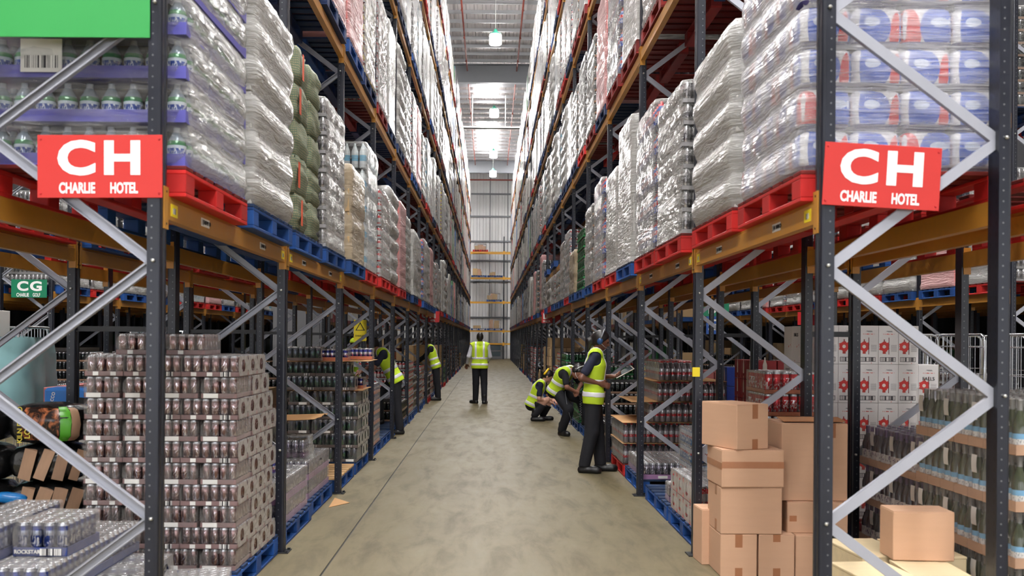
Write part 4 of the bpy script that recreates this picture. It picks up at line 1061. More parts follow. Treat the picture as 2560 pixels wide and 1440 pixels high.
# ---- left, third bay: empty pale-topped pallet, then the dark can stack
gpal('left', 10.85, 'pale', 'blue pallet with bare pale deck boards, third left bay'); gpal('left', 12.2, 'blue', 'blue pallet under the dark can stack, third left bay')
DK = 'black and grey'
stack_ab('monster', 1.55, -1, 11.6, .151, 5, DK, 'packs of the dark can stack', 2, 3, 3, 2, True, None, [(lab_bar, .1, .018)], [(lab_white, .05, .018)])
K = KIND['monster']; z5 = .151 + 5 * K['H']
card_sheet(-2.45, -1.50, 11.55, 12.5, z5, 'brown card sheet lying on the fifth layer of the dark can stack', .01, 5)
for i in range(2):
    for q in range(2):
        put_pack('monster', -(1.80 + .412 * q + .05 * i), 11.76, z5 + .008 + i * K['H'], 0, 'dark can pack above the card sheet, %s tier, %s the aisle' % (('lower', 'upper')[i], ('nearer', 'off')[q]), 'rim', [(lab_bar, .1, .018)])
put_pack('bull', -1.66, 12.2, z5 + .008, PI / 2, 'blue and silver slim can pack on the card sheet of the dark stack', 'all')
z7 = z5 + .008 + 2 * K['H']
card_sheet(-2.5, -1.42, 11.5, 12.5, z7, 'brown card sheet jutting out near the top of the dark can stack', .02, 8)
put_pack('monster', -2.2, 11.75, z7 + .012, 0, 'dark can pack on the very top of the dark can stack', 'all')
put_pack('bull', -1.86, 11.85, z7 + .012, 0, 'blue and silver slim can pack on the jutting card sheet, nearer', 'all')
put_pack('bull', -1.62, 12.25, z7 + .02, 0, 'blue and silver slim can pack on the jutting card sheet, farther', 'all')
# ---- left, fourth bay
gpal('left', 13.75, 'blue', 'blue pallet under blue and silver slim cans, fourth left bay'); gpal('left', 15.05, 'blue', 'blue pallet at the far end of the fourth left bay')
for i in range(6):
    for r in range(4):
        if i > 1 and r < 1: continue
        put_pack('bull', -1.74, 13.3 + .24 * r, .151 + i * KIND['bull']['H'], 0, 'blue and silver slim can pack, layer %s up, %s back, fourth left bay' % (ORD[i], ORD[r]), 'rim', None, 'slim can packs of the fourth left bay')
        if r == 1: put_pack('bull', -2.08, 13.3 + .24 * r, .151 + i * KIND['bull']['H'], 0, 'blue and silver slim can pack, layer %s up, off the aisle, fourth left bay' % ORD[i], 'rim', None, 'slim can packs of the fourth left bay')

# ---- right, first bay: cartons
def carton(x, y, z, sx, sy, sz, rz, lab, tapes=(), name='cardboard_box', mat='card'):
    t = thing(name, lab, 'box', (x, y, z), rz)
    b = MB().bbox(-sx/2, -sy/2, 0, sx/2, sy/2, sz - .004, .004).box(-sx/2 + .002, -sy/2 + .002, sz - .004, sx/2 - .002, -.002, sz).box(-sx/2 + .002, .002, sz - .004, sx/2 - .002, sy/2 - .002, sz)
    ob('body', b.mesh('body', [mat]), t)
    for face, u, v, w_, h in tapes:
        if face == 'f': ob('tape', one_box('tape', u - w_/2, -sy/2 - .0012, v, u + w_/2, -sy/2 + .001, v + h, 'tape'), t)
        if face == 's': ob('tape', one_box('tape', -sx/2 - .0012, u - w_/2, v, -sx/2 + .001, u + w_/2, v + h, 'tape'), t)
    return t
carton(1.715, 6.92, 0, .25, .36, .29, 0, 'brown box on the floor, bottom left corner of the box pile', (('f', 0, .2, .05, .09), ('f', 0, 0, .05, .06)))
carton(1.66, 7.22, 0, .26, .24, .40, .06, 'brown box on the floor, behind the bottom left corner of the pile')
carton(1.975, 6.92, 0, .245, .36, .29, 0, 'brown box on the floor, middle of the bottom row', (('f', 0, .24, .05, .05), ('f', 0, 0, .05, .06)))
carton(2.235, 6.94, 0, .25, .36, .285, 0, 'brown box on the floor, right end of the bottom row', (('f', .06, .22, .05, .06),))
carton(1.80, 6.94, .292, .42, .40, .32, 0, 'large brown box in the second row of the pile', (('s', -.05, .25, .05, .07), ('s', -.05, .0, .05, .08)))
carton(1.80, 6.93, .614, .43, .40, .255, .03, 'wide brown box with a tape band round it, third row of the pile', (('f', 0, .13, .43, .045), ('s', .0, .12, .4, .045)))
carton(1.73, 6.95, .871, .26, .42, .31, .38, 'turned brown box on the very top of the pile', (('f', .02, .21, .045, .1), ('f', .02, 0, .045, .07)))
carton(2.28, 7.0, .287, .42, .36, .215, 0, 'pale brown box under the tall box of the pile', (('f', -.17, .08, .05, .04),))
carton(2.27, 7.06, .504, .46, .40, .54, 0, 'tall brown box beside the box pile', (('f', .12, .44, .05, .1),))
# flap of the tall box left ajar
tag(ob('loose_flap', MB().box(-.22, -.09, 0, .22, .09, .004).mesh('loose_flap', ['card_dark']), None, (2.28, 6.98, 1.062), (.1, .0, 0)), 'lifted cardboard flap on top of the tall brown box', 'cardboard')
# wooden wine boxes and the box standing on them
pm('ink_brown', srgb(96, 56, 50), .6)
def wine_case(x, y, z, lab, rz=0):
    t = thing('wooden_wine_box', lab, 'wooden box', (x, y, z), rz)
    ob('body', MB().bbox(-.15, -.25, 0, .15, .25, .19, .003).mesh('body', ['wood_pale']), t); ob('lid', MB().bbox(-.152, -.252, .19, .152, .252, .203, .002).mesh('lid', ['wood_pale']), t)
    ob('stamp', MB().lathe(0, 0, [(.022, 0), (.022, .001)], 14).xf(Matrix.Translation((.1, -.2502, .11)) @ Matrix.Rotation(PI / 2, 4, 'X')).mesh('stamp', ['ink_brown']), t)
    ob('hand_hole', one_box('hand_hole', -.02, -.2512, .09, .02, -.249, .13, 'ink_brown'), t)
    return t
for i, (x, y, rz) in enumerate(((2.05, 5.16, .1), (2.36, 5.2, -.06), (2.23, 5.79, .08), (2.54, 5.79, .02))):
    nm = ['nearest the aisle in front', 'on the right in front', 'on the left behind', 'on the right behind'][i]
    for q in range(2): wine_case(x, y, .206 * q, 'pale wooden wine box %s, %s' % (nm, ('lower', 'upper')[q]), rz)
carton(2.40, 5.52, .414, .33, .22, .27, -.06, 'single brown box standing on the wooden wine boxes')
# ---- right, second rack: wine in trays
def wine_stack(key, xa, y0, layers, what, grp, full_top=False):
    K = KIND[key]; lx, ly = K['lx'] + .003, K['ly'] + .003
    for i in range(layers):
        z = .151 + i * (K['H'] + .002)
        for q in range(4):
            for r in range(7 if layers == 4 else 6):
                if not (q == 0 or r == 0 or (full_top and i == layers - 1)): continue
                w_ = put_pack(key, xa + lx / 2 + q * lx, y0 + ly / 2 + r * ly, z, 0, '%s pack, layer %s up, %s from the front, %s from the aisle' % (what, ORD[i], ORD[r], ORD[q]), 'all', None, grp)
                if q == 0 and r % 2 == 0: ob('label', lab_wine, w_, (-lx / 2 - .004, 0, .2), -PI / 2)
                if r == 0: ob('label', lab_wine, w_, (.03, -ly / 2 - .004, .2))
pallet(3.22, 5.71, 0, 'red', 'red pallet under the tall green wine bottle stack', True, 0, 'pallets on the floor'); pallet(3.34, 6.83, 0, 'red', 'red pallet under the purple-capped wine bottles', True, PI / 2, 'pallets on the floor')
wine_stack('wine_green', 2.73, 5.10, 4, 'green wine', 'green wine packs', True)
wine_stack('wine_purple', 2.76, 6.31, 3, 'purple-capped wine', 'purple-capped wine packs', True)
# ---- right, second rack, second bay: white gin cartons
def gin_mat():
    m, nt, out = new_mat('gin_print')
    v, x, y, z = objcoord(nt)
    n = noise(nt, v, 40, 3); base = mixc(nt, noise(nt, v, 4), srgb(226, 222, 222), srgb(240, 236, 236))
    def rect(x0, x1, z0, z1):
        a = mathn(nt, 'MULTIPLY', mathn(nt, 'GREATER_THAN', x, x0), mathn(nt, 'LESS_THAN', x, x1))
        return mathn(nt, 'MULTIPLY', a, mathn(nt, 'MULTIPLY', mathn(nt, 'GREATER_THAN', z, z0), mathn(nt, 'LESS_THAN', z, z1)))
    def disc(cx, cz, r, s=1.0, wv=.02):
        a = mathn(nt, 'SUBTRACT', x, cx); b_ = mathn(nt, 'MULTIPLY', mathn(nt, 'SUBTRACT', z, cz), s)
        d = mathn(nt, 'SQRT', mathn(nt, 'ADD', mathn(nt, 'MULTIPLY', a, a), mathn(nt, 'MULTIPLY', b_, b_)))
        return mathn(nt, 'LESS_THAN', mathn(nt, 'ADD', d, mathn(nt, 'MULTIPLY_ADD', n, wv * 2, -wv)), r)
    c = mixc(nt, disc(-.035, .145, .042), base, srgb(214, 52, 48)); c = mixc(nt, disc(-.035, .145, .014, 1, .004), c, srgb(236, 220, 214))
    c = mixc(nt, rect(-.048, -.022, .085, .105), c, srgb(190, 60, 50)); c = mixc(nt, rect(-.04, -.03, .18, .205), c, srgb(150, 60, 60))
    c = mixc(nt, rect(.0, .006, .08, .22), c, srgb(110, 30, 40))
    lines = mathn(nt, 'GREATER_THAN', mathn(nt, 'FRACT', mathn(nt, 'MULTIPLY', z, 130)), .6)
    c = mixc(nt, mathn(nt, 'MULTIPLY', rect(.02, .068, .1, .16), lines), c, srgb(150, 146, 150))
    c = mixc(nt, mathn(nt, 'MULTIPLY', rect(-.045, .05, .245, .252), mathn(nt, 'GREATER_THAN', n, .45)), c, srgb(214, 90, 84))
    c = mixc(nt, mathn(nt, 'MULTIPLY', rect(-.03, .035, .265, .276), mathn(nt, 'GREATER_THAN', n, .48)), c, srgb(150, 150, 154))
    wn = nt.nodes.new('ShaderNodeTexWhiteNoise'); wn.noise_dimensions = '1D'; lk(nt, mathn(nt, 'FLOOR', mathn(nt, 'MULTIPLY', x, 260)), wn.inputs['W'])
    c = mixc(nt, rect(-.07, .06, .02, .058), c, srgb(70, 62, 68)); c = mixc(nt, rect(-.066, .056, .024, .054), c, srgb(232, 228, 226))
    c = mixc(nt, mathn(nt, 'MULTIPLY', rect(-.062, .052, .024, .054), mathn(nt, 'GREATER_THAN', wn.outputs['Value'], .5)), c, srgb(80, 76, 80))
    c = mixc(nt, mathn(nt, 'MULTIPLY', rect(-.09, .09, 0, .016), mathn(nt, 'GREATER_THAN', n, .58)), c, srgb(200, 60, 56))
    principled(nt, out, c, .45); M['gin_print'] = m
gin_mat()
gin_me = MB().bbox(-.082, -.118, 0, .082, .118, .318, .002).mesh('body', ['gin_print'])
pallet(3.22, 8.72, 0, 'red', 'red pallet under the white gin cartons', True, 0, 'pallets on the floor')
for i in range(5):
    for q in range(6):
        for r in range(4):
            if not (q == 0 or r == 0): continue
            if i == 4 and q > 4 and r == 0: continue
            t = thing('gin_carton', 'white carton with red print, layer %s up, %s from the front, %s from the aisle' % (ORD[i], ORD[r], ORD[q]), 'box', (2.80 + .166 * q, 8.26 + .238 * r, .151 + .32 * i), 0, 'white gin cartons')
            ob('body', gin_me, t)
            if q == 0 and i % 2 == r % 2: ob('lettering', text_mesh('FALLS', .045, 'ink_black', 0), t, (-.0835, 0, .24), (PI / 2, 0, -PI / 2))
            if q == 5 and i == 3 and r == 0: ob('lettering', text_mesh('FALLS', .04, 'ink_black', 0), t, (0, -.1195, .2), FACE)
# red cans, red cartons, blue cartons behind
pallet(2.09, 8.12, 0, 'blue', 'blue pallet under red and white can packs, second right bay', True, 0, 'pallets on the floor')
for i in range(7):
    for r in range(2): put_pack('red', 2.375, 7.9 + .28 * r, .151 + i * KIND['red']['H'], 0, 'red can pack behind the box pile, layer %s up, %s row' % (ORD[i], ('front', 'rear')[r]), 'rim', None, 'red can packs behind the box pile')
pm('carton_red', srgb(150, 22, 28), .45, 0, .15, 6); pm('carton_blue', srgb(26, 58, 150), .4, 0, .12, 6); pm('print_pale', srgb(214, 204, 190), .5)
def printed_case(x, y, z, sx, sy, sz, mat, lab, grp):
    t = thing('printed_carton', lab, 'box', (x, y, z), 0, grp)
    ob('body', MB().bbox(-sx/2, -sy/2, 0, sx/2, sy/2, sz, .003).mesh('body', [mat]), t)
    b = MB().lathe(0, 0, [(.022, 0), (.024, .01), (.024, .1), (.008, .15), (.008, .18)], 10).xf(Matrix.Diagonal((1, .04, 1, 1)))
    bm_ = b.mesh('print', ['print_pale'])
    ob('print', bm_, t, (0, -sy/2 - .0005, .06)); ob('print', bm_, t, (-sx/2 - .0005, 0, .06), PI / 2)
    return t
for i in range(5):
    for q in range(2):
        for r in range(2): printed_case(2.98 + .29 * q, 11.9 + .24 * r, .151 + .23 * i, .28, .23, .225, 'carton_blue', 'blue printed carton, layer %s up, %s from the aisle, %s row' % (ORD[i], ORD[q], ('front', 'rear')[r]), 'blue cartons in the second right rack')
pallet(3.2, 12.3, 0, 'blue', 'blue pallet under the blue cartons, second right rack', False); pallet(3.2, 10.95, 0, 'blue', 'blue pallet under the red cartons, second right rack', False)
for i in range(6):
    for q in range(2):
        for r in range(3): 
            if q and r: continue
            printed_case(2.9 + .26 * q, 10.5 + .26 * r, .151 + .21 * i, .25, .25, .205, 'carton_red', 'dark red printed carton, layer %s up, %s from the aisle, %s back' % (ORD[i], ORD[q], ORD[r]), 'red cartons in the second right rack')

# ---- right, second bay
K = KIND['redwhite']; lx, ly = K['lx'] + .004, K['ly'] + .004
for i in range(2):
    for r in range(4): put_pack('redwhite', 1.6 + lx / 2, 7.54 + ly / 2 + r * ly, .151 + i * K['H'], 0, 'red and white can pack, %s layer, %s from the camera, second right bay' % (('lower', 'upper')[i], ORD[r]), 'all' if i else 'rim', [(lab_sq, 0, .016)], 'red and white can packs')
pallet(2.09, 9.4, 0, 'blue', 'worn blue pallet nearly bare on the aisle side, second right bay', True, 0, 'pallets on the floor')
sp_ = put_pack('purple_small', 1.70, 8.98, .151, PI / 2, 'small six-can purple pack with a yellow sticker on a bare pallet', 'all')
ob('label', MB().box(-.001, -.028, -.03, .001, .028, .03).mesh('label', ['label_yellow']), sp_, (-.107, 0, .1), None, None, None, 'yellow sticker')
for i in range(4):
    for q in range(2):
        for r in range(2):
            if q and r: continue
            put_pack('sky', 1.98 + .215 * q, 9.3 + .29 * r, .151 + i * KIND['sky']['H'], 0, 'pale blue and red can pack, layer %s up, %s from the aisle, %s row' % (ORD[i], ORD[q], ('front', 'rear')[r]), 'rim' if i < 3 else 'all', None, 'pale blue can packs')
# right, third bay: one layer of purple cans, then cola bottles on a red pallet
pallet(2.09, 10.92, 0, 'blue', 'blue pallet under a single layer of purple cans, third right bay', True, 0, 'pallets on the floor')
K = KIND['purple']; lx, ly = K['lx'] + .004, K['ly'] + .004
for q in range(2):
    for r in range(4): put_pack('purple', 1.62 + lx / 2 + q * lx, 10.34 + ly / 2 + r * ly, .151, 0, 'purple and silver can pack, %s row back, %s the aisle, third right bay' % (ORD[r], ('nearer', 'off')[q]), 'all', [(lab_white, .0, .024)], 'purple packs of the third right bay')
pallet(2.09, 12.22, 0, 'red', 'red pallet under the cola bottle stack, third right bay', True, 0, 'pallets on the floor')
K = KIND['cola']; lx, ly = K['lx'] + .003, K['ly'] + .003
for i in range(5):
    off = [0, 0, .3, .4, .42][i]; z = .151 + i * (K['H'] + .007)
    for q in range(2 if i < 4 else 1):
        for r in range(4):
            if q and r and i < 4: continue
            put_pack('cola', 1.58 + off + lx / 2 + q * lx, 11.62 + ly / 2 + r * ly, z, 0, 'red-capped cola bottle pack, layer %s up, %s row back, %s the aisle' % (ORD[i], ORD[r], ('nearer', 'off')[q]), 'rim', None, 'cola packs on the red pallet')
    if i in (0, 1, 2, 3): card_sheet(1.57 + [0, 0, .1, .35][i], 2.5 + (.3 if i > 1 else 0), 11.58, 12.75, z + K['H'], 'brown card sheet on layer %s of the cola bottle stack' % ORD[i], .002, 20 + i)

# ------------------------------------------------------------------ stacks farther along the floor
GT = {}
for key, look in (('silver', 'silver cans'), ('redwhite', 'red and white cans'), ('dark', 'dark cans'), ('yellow', 'yellow and red cans'), ('slim', 'slim mixed cans'), ('cola', 'cola bottles'), ('tan', 'tan cartons'), ('crate', 'green cans'), ('grey', 'grey cartons'), ('pink', 'pink cartons')):
    GT[key] = look
def ground_stack(key, n_, x, y, where, detail_pal=False, colr='blue'):
    pallet(x, y, 0, colr, '%s pallet under %s %s' % (colr, GT[key], where), detail_pal, 0, 'pallets along the floor')
    T = LT[key]; t = thing('goods_stack', 'open stack of %s %s' % (GT[key], where), 'goods stack', (x, y, .151), 0, 'goods stacked along the floor')
    lm_ = T['layer']; nm = lm_.name.split('.')[0]
    for i in range(n_): ob(nm, lm_, t, (RN.uniform(-.01, .01), RN.uniform(-.01, .01), i * T['lh']), PI * (i % 2), None, 'stuff')
gk = ['silver', 'redwhite', 'dark', 'yellow', 'slim', 'cola', 'tan', 'tan', 'crate', 'grey', 'silver', 'dark', 'redwhite']
plan = {('left', 4, 0): None, ('left', 5, 0): ('redwhite', 6), ('left', 5, 1): ('silver', 4), ('left', 6, 0): ('slim', 5), ('left', 6, 1): ('redwhite', 5), ('left', 3, 1): None, ('right', 3, 0): ('dark', 2), ('right', 3, 1): ('dark', 5), ('left', 4, 1): ('dark', 2), ('left', 7, 0): ('silver', 3), ('left', 7, 1): ('redwhite', 3),
        ('right', 4, 0): None, ('right', 4, 1): ('crate', 6), ('right', 5, 0): ('dark', 6), ('right', 5, 1): ('crate', 7), ('right', 7, 0): ('tan', 5), ('right', 7, 1): ('tan', 6), ('right', 8, 0): ('tan', 5), ('left', 8, 1): ('tan', 5), ('left', 9, 1): ('tan', 5)}
for side in ('left', 'right'):
    sg = RX[side][0]
    for k in range(3, 17):
        for j in (0, 1):
            if side == 'left' and k == 3: continue
            p_ = plan.get((side, k, j), 0)
            if p_ is None:
                pallet(sg * 2.07, SLOT(k, j), 0, 'blue', 'bare blue pallet on the floor, %s rack, %s bay, %s place' % (side, ORD[k], WHICH[j]), False, 0, 'pallets along the floor'); continue
            key, n_ = p_ or (RN.choice(gk), 0)
            if not n_: n_ = max(1, int(RN.uniform(.45, 1.3) / LT[key]['lh']))
            ground_stack(key, n_, sg * (2.05 + RN.uniform(-.04, .03)), SLOT(k, j), 'on the floor, %s rack, %s bay, %s' % (side, ORD[k], WHICH[j]), False, RN.choice(['blue', 'blue', 'red']))
for side in ('left rear', 'right rear'):
    sg, a, b_ = RX[side]; cx = sg * (a + b_) / 2
    for k in range(1, 10):
        for j in (0, 1):
            if side == 'right rear' and k in (1, 2): continue
            if side == 'left rear' and k == 1 and j == 0: continue
            key = RN.choice(gk + ['pink', 'cola']); n_ = max(1, int(RN.uniform(.35, 1.15) / LT[key]['lh']))
            ground_stack(key, n_, cx, SLOT(k, j), 'on the floor, %s rack, %s bay, %s' % (side, ORD[k], WHICH[j]))
        for j in (0, 1):
            if k < 6: pallet(cx, SLOT(k, j), LEV[0], RN.choice(['red', 'blue', 'red']), 'pallet on lowest shelf, %s rack, %s bay, %s place' % (side, ORD[k], WHICH[j]), k < 3, 0, 'pallets in the neighbouring racks')
for j in (0, 1):
    pallet(-3.555, SLOT(0, j), LEV[0], 'red', 'red pallet on lowest shelf, left rear rack, first bay, %s place' % WHICH[j], True, 0, 'pallets in the neighbouring racks')
    pallet(3.15, SLOT(0, j), LEV[0], 'red', 'red pallet on lowest shelf, right rear rack, first bay, %s place' % WHICH[j], True, 0, 'pallets in the neighbouring racks')
for side in ('far left', 'far right'):
    sg, a, b_ = RX[side]; cx = sg * (a + b_) / 2
    for k in range(4 if side == 'far left' else 3, 10):
        for j in (0, 1):
            for L in (0, 1):
                if L == 1 and (side == 'far left' or k > 5): continue
                colr = RN.choice(['red', 'blue', 'red', 'blue'])
                w_ = 'on %s shelf, %s rack, %s bay, %s' % (LEVN[L], side, ORD[k], WHICH[j])
                pallet(cx, SLOT(k, j), LEV[L], colr, '%s pallet %s place' % (colr, w_), k < 5, 0, 'pallets in the neighbouring racks')
                key = RN.choice(['silver', 'water', 'slim', 'pink', 'grey', 'smooth', 'dark']); n_ = LT[key]['heights'][-1]
                place_load(key, n_, cx, SLOT(k, j), LEV[L] + .151, LT[key]['look'] + ' ' + w_, 0, 'wrapped loads of the neighbouring racks')
            key = RN.choice(gk + ['pink', 'pink']); n_ = max(1, int(RN.uniform(.4, 1.3) / LT[key]['lh']))
            ground_stack(key, n_, cx, SLOT(k, j), 'on the floor, %s rack, %s bay, %s' % (side, ORD[k], WHICH[j]))
# goods crowding the neighbouring racks far down the hall
dg_ = MB(); pm('carton_red_dull', srgb(120, 50, 48), .5, 0, .2, 6); cols_ = ['carton_tan', 'core_dark', 'carton_grey', 'can_dark', 'pallet_blue', 'crate_green', 'carton_red_dull', 'navy_post', 'beam_orange']
for cx, k0 in ((-3.55, 11), (3.15, 11), (-7.46, 11), (7.3, 11), (-8.9, 4), (8.8, 3), (-10.2, 3), (10.1, 3)):
    for k in range(k0, NB + 1):
        for j in (0, 1):
            y = SLOT(k, j); hh = RN.uniform(.5, 1.7); dg_.box(cx - .48, y - .56, .0, cx + .48, y + .56, hh, RN.choice((0, 1, 1, 2, 3, 3, 5, 6)))
            dg_.box(cx - .5, y - .6, LEV[0], cx + .5, y + .6, LEV[0] + .15, RN.choice((4, 6))); dg_.box(cx - .48, y - .56, LEV[0] + .16, cx + .48, y + .56, LEV[0] + RN.uniform(1.1, 1.9), RN.choice((2, 2, 1, 3, 6, 0)))
        for dx in (-.41, .41):
            dg_.box(cx + dx - .03, fy(k) - .05, 0, cx + dx + .03, fy(k) + .05, 6.5, 7); dg_.box(cx + dx - .025, fy(k) + .05, LEV[0] - .12, cx + dx + .025, fy(k) + 2.75, LEV[0], 8)
o = ob('distant_racking', dg_.mesh('distant_racking', cols_), None, (0, 0, 0), None, None, 'stuff'); tag(o, 'dim stocked racking crowding the hall beyond the neighbouring aisles', 'racking')
# loads on the extra low shelf of the right rack
for k in (6, 7):
    pallet(1.97, SLOT(k, 1), 3.301, 'blue', 'blue pallet on the extra low shelf, %s bay of the right rack' % ORD[k], False)

# ------------------------------------------------------------------ log bags beside the brown stack
def bag_fn(hx, hy, hz, seed, q=3.2):
    f = wob(seed)
    def fn(u, v):
        a = 2 * PI * u; th = PI * (v - .5); ct, st_ = math.cos(th), math.sin(th)
        e = 2 / q; sp = lambda w_: math.copysign(abs(w_) ** e, w_)
        k = 1 + .06 * f(a, th * 2)
        return (hx * sp(math.cos(a)) * sp(ct) ** 1 * k, hy * sp(math.sin(a)) * abs(ct) ** e * k, hz + hz * sp(st_) * k)
    return fn
pm('bag_black', srgb(24, 24, 24), .2, 0, .3, 12, .6, .7)
def flame():
    m, nt, out = new_mat('flame_print'); v = objcoord(nt)[0]
    n = noise(nt, scaled(nt, v, (9, 9, 7)), 1.6, 4, .6, 1.2)
    c = mixc(nt, ramp(nt, n, .42, .62), srgb(36, 22, 18), srgb(206, 122, 78)); principled(nt, out, c, .2, 0, .6); M['flame_print'] = m
flame()
pm('bag_green', srgb(92, 176, 50), .25, 0, .06); pm('log_wood', srgb(172, 136, 108), .55, 0, .22, 7, .3, .5, (3, 3, 1)); pm('ink_yellow', srgb(226, 206, 70), .4); pm('bag_teal', srgb(20, 110, 176), .25, 0, .12, 8)
def log_bag(x, y, z, hx, hy, hz, rz, lab, seed, printed=False, logs=False):
    t = thing('log_bag', lab, 'bag', (x, y, z), rz, 'bags of firewood'); fn = bag_fn(hx, hy, hz, seed)
    ob('bag', MB().grid(fn, 36, 18, 0, True, True).mesh('bag', ['bag_black']), t)
    def patch(name, u0, u1, v0, v1, mat, s=1.015):
        c = Vector((0, 0, hz))
        def g(u, v): return tuple(c + (Vector(fn(u0 + (u1 - u0) * u, v0 + (v1 - v0) * v)) - c) * s)
        ob(name, MB().grid(g, 10, 8).mesh(name, [mat]), t)
    if printed:
        patch('flame_print', .70, .80, .28, .74, 'flame_print'); patch('green_strip', .805, .86, .25, .78, 'bag_green'); patch('clear_window', .862, .92, .25, .75, 'log_wood')
        ob('lettering', text_mesh('KILN DRIED', .045, 'ink_yellow', .01), t, (-.125, -hy * 1.03, hz), (PI / 2, -PI / 2, 0)); ob('lettering', text_mesh('LOGS', .05, 'ink_yellow', .01), t, (-.075, -hy * 1.04, hz * .8), (PI / 2, -PI / 2, 0))
    if logs:
        for i in range(4):
            w_ = RN.uniform(.03, .045)
            ob('log', MB().prism([(-w_, -.02), (w_, -.03), (w_ * .3, .04)], -hz * .8, hz * .8).mesh('log', ['log_wood']), t, (-.08 + .1 * i, -hy * .97, hz), (.0, .25 + .1 * (i % 2), .3 * i))
    return t
pallet(-3.4, 6.72, 0, 'blue', 'blue pallet under the black log bags', True)
rows_ = [(-3.45, .151, 0, 1), (-2.93, .151, 0, 0), (-3.42, .40, 0, 0), (-2.93, .40, 0, 1), (-3.43, .645, 0, 0), (-2.93, .65, 0, 1)]
nm_ = ['bottom, farther from the brown stack', 'bottom, beside the brown stack', 'second row, farther from the brown stack', 'second row with pale logs showing', 'third row, farther from the brown stack', 'third row, beside the brown stack']
for i, (x, z, p_, l_) in enumerate(rows_): log_bag(x, 6.62, z, .25, .2, .125, RN.uniform(-.06, .06), 'black firewood bag, ' + nm_[i], 60 + i, False, bool(l_))
log_bag(-2.93, 6.6, .9, .25, .2, .135, .03, 'black kiln-dried log bag on top, with flame print and green strip', 71, True)
log_bag(-3.45, 6.6, .9, .25, .2, .13, -.05, 'crumpled black firewood bag at the left edge, on top', 72)
tb = MB().grid(bag_fn(.2, .09, .07, 80, 2.6), 30, 14, 0, True, True).mesh('rolled_bag', ['bag_teal'])
tag(ob('rolled_bag', tb, None, (-2.98, 6.12, .57), (0, .12, .15), .5), 'rolled blue plastic bag end at the left edge, before the log bags', 'bag')
tag(ob('compost_bag', MB().grid(bag_fn(.24, .1, .28, 83, 3), 30, 14, 0, True, True).mesh('compost_bag', ['bag_black']), None, (-3.05, 5.98, .0)), 'dark upright bag under the rolled blue bag', 'bag')

# ------------------------------------------------------------------ roll cages
pm('chrome', srgb(196, 198, 202), .22, .9, .05); pm('caster_black', srgb(30, 30, 32), .6); pm('cloth_teal', srgb(160, 208, 212), .85, 0, .12, 3, .3, .2); pm('pack_blue', srgb(36, 122, 210), .35, 0, .1, 5)
def panel(wd, h, n_, hb):
    b = MB().tube([(-wd/2, 0, 0), (-wd/2, 0, h - .06), (-wd/2 + .02, 0, h - .015), (-wd/2 + .06, 0, h), (wd/2 - .06, 0, h), (wd/2 - .02, 0, h - .015), (wd/2, 0, h - .06), (wd/2, 0, 0)], .013, 8)
    for i in range(1, n_): x = -wd/2 + wd * i / n_; b.tube([(x, 0, 0), (x, 0, h)], .004, 5, 0, True, False)
    for i in range(hb): z = .08 + (h - .2) * i / (hb - 1); b.tube([(-wd/2, 0, z), (wd/2, 0, z)], .005, 5, 0, True, False)
    return b.mesh('wire_panel', ['chrome'])
side_p, back_p = panel(.8, 1.5, 10, 6), panel(.7, 1.5, 9, 6)
wheel = MB().lathe(0, 0, [(.05, -.015), (.06, -.01), (.06, .01), (.05, .015)], 12).xf(Matrix.Rotation(PI / 2, 4, 'Y')).mesh('caster', ['caster_black'])
def roll_cage(x, y, rz, lab, cover=None, notice=False):
    t = thing('roll_cage', lab, 'roll cage', (x, y, 0), rz)
    ob('base', MB().bbox(-.36, -.41, .15, .36, .41, .19, .004).mesh('base', ['chrome']), t)
    ob('wire_panel', side_p, t, (-.36, 0, .19), PI / 2); ob('wire_panel', side_p, t, (.36, 0, .19), PI / 2); ob('wire_panel', back_p, t, (0, .4, .19))
    for a in (-.3, .3):
        for b_ in (-.34, .34): ob('caster', wheel, t, (a, b_, .06)); ob('caster_fork', one_box('caster_fork', a - .03, b_ - .02, .1, a + .03, b_ + .02, .15, 'caster_black'), t)
    if cover:
        f = wob(5)
        def fn(u, v):
            a = 2 * PI * u; c, s = math.cos(a), math.sin(a); q = (abs(c)**8 + abs(s)**8) ** (-1/8); k = 1 + .06 * math.sin(a * 11 + 2 * v) * (1 - .6 * v) + .05 * f(a * 2, v * 3)
            return (.43 * q * c * k, .48 * q * s * k, .75 + v * .85 + .03 * f(a * 2, 1) * v)
        ob('cover', MB().grid(fn, 72, 14, 0, True, True).mesh('cover', ['cloth_teal']), t)
    if notice:
        n_ = ob('notice', MB().box(-.06, -.002, -.14, .06, .002, .14).mesh('notice', ['label_white']), t, (-.25, -.42, 1.4), None, None, None, 'white notice plate with warning marks')
        ob('warning_mark', MB().prism([(-.03, -.02), (.03, -.02), (0, .035)], 0, .001).xf(Matrix.Rotation(PI / 2, 4, 'X')).mesh('warning_mark', ['label_yellow']), n_, (0, -.003, .08)); ob('warning_mark', MB().lathe(0, 0, [(.025, 0), (.025, .001)], 12).xf(Matrix.Rotation(PI / 2, 4, 'X')).mesh('warning_mark', ['sign_blue']), n_, (0, -.003, 0))
    return t
roll_cage(4.3, 9.7, .1, 'empty chrome roll cage beside the white cartons'); roll_cage(5.15, 9.0, -.05, 'chrome roll cage with a white notice plate', None, True); roll_cage(5.3, 7.6, .2, 'chrome roll cage at the right edge of the picture')
roll_cage(-4.54, 9.0, .1, 'roll cage under a pale teal cloth cover at the left edge', True); roll_cage(-4.9, 14.6, .2, 'far roll cage under a pale teal cloth cover', True)
for i, (x, y, z) in enumerate(((4.6, 11.6, 0), (5.5, 11.2, 0))):
    roll_cage(x, y, .1, ['chrome roll cage behind the others, farther into the right aisle', 'chrome roll cage behind the one with the notice'][i])
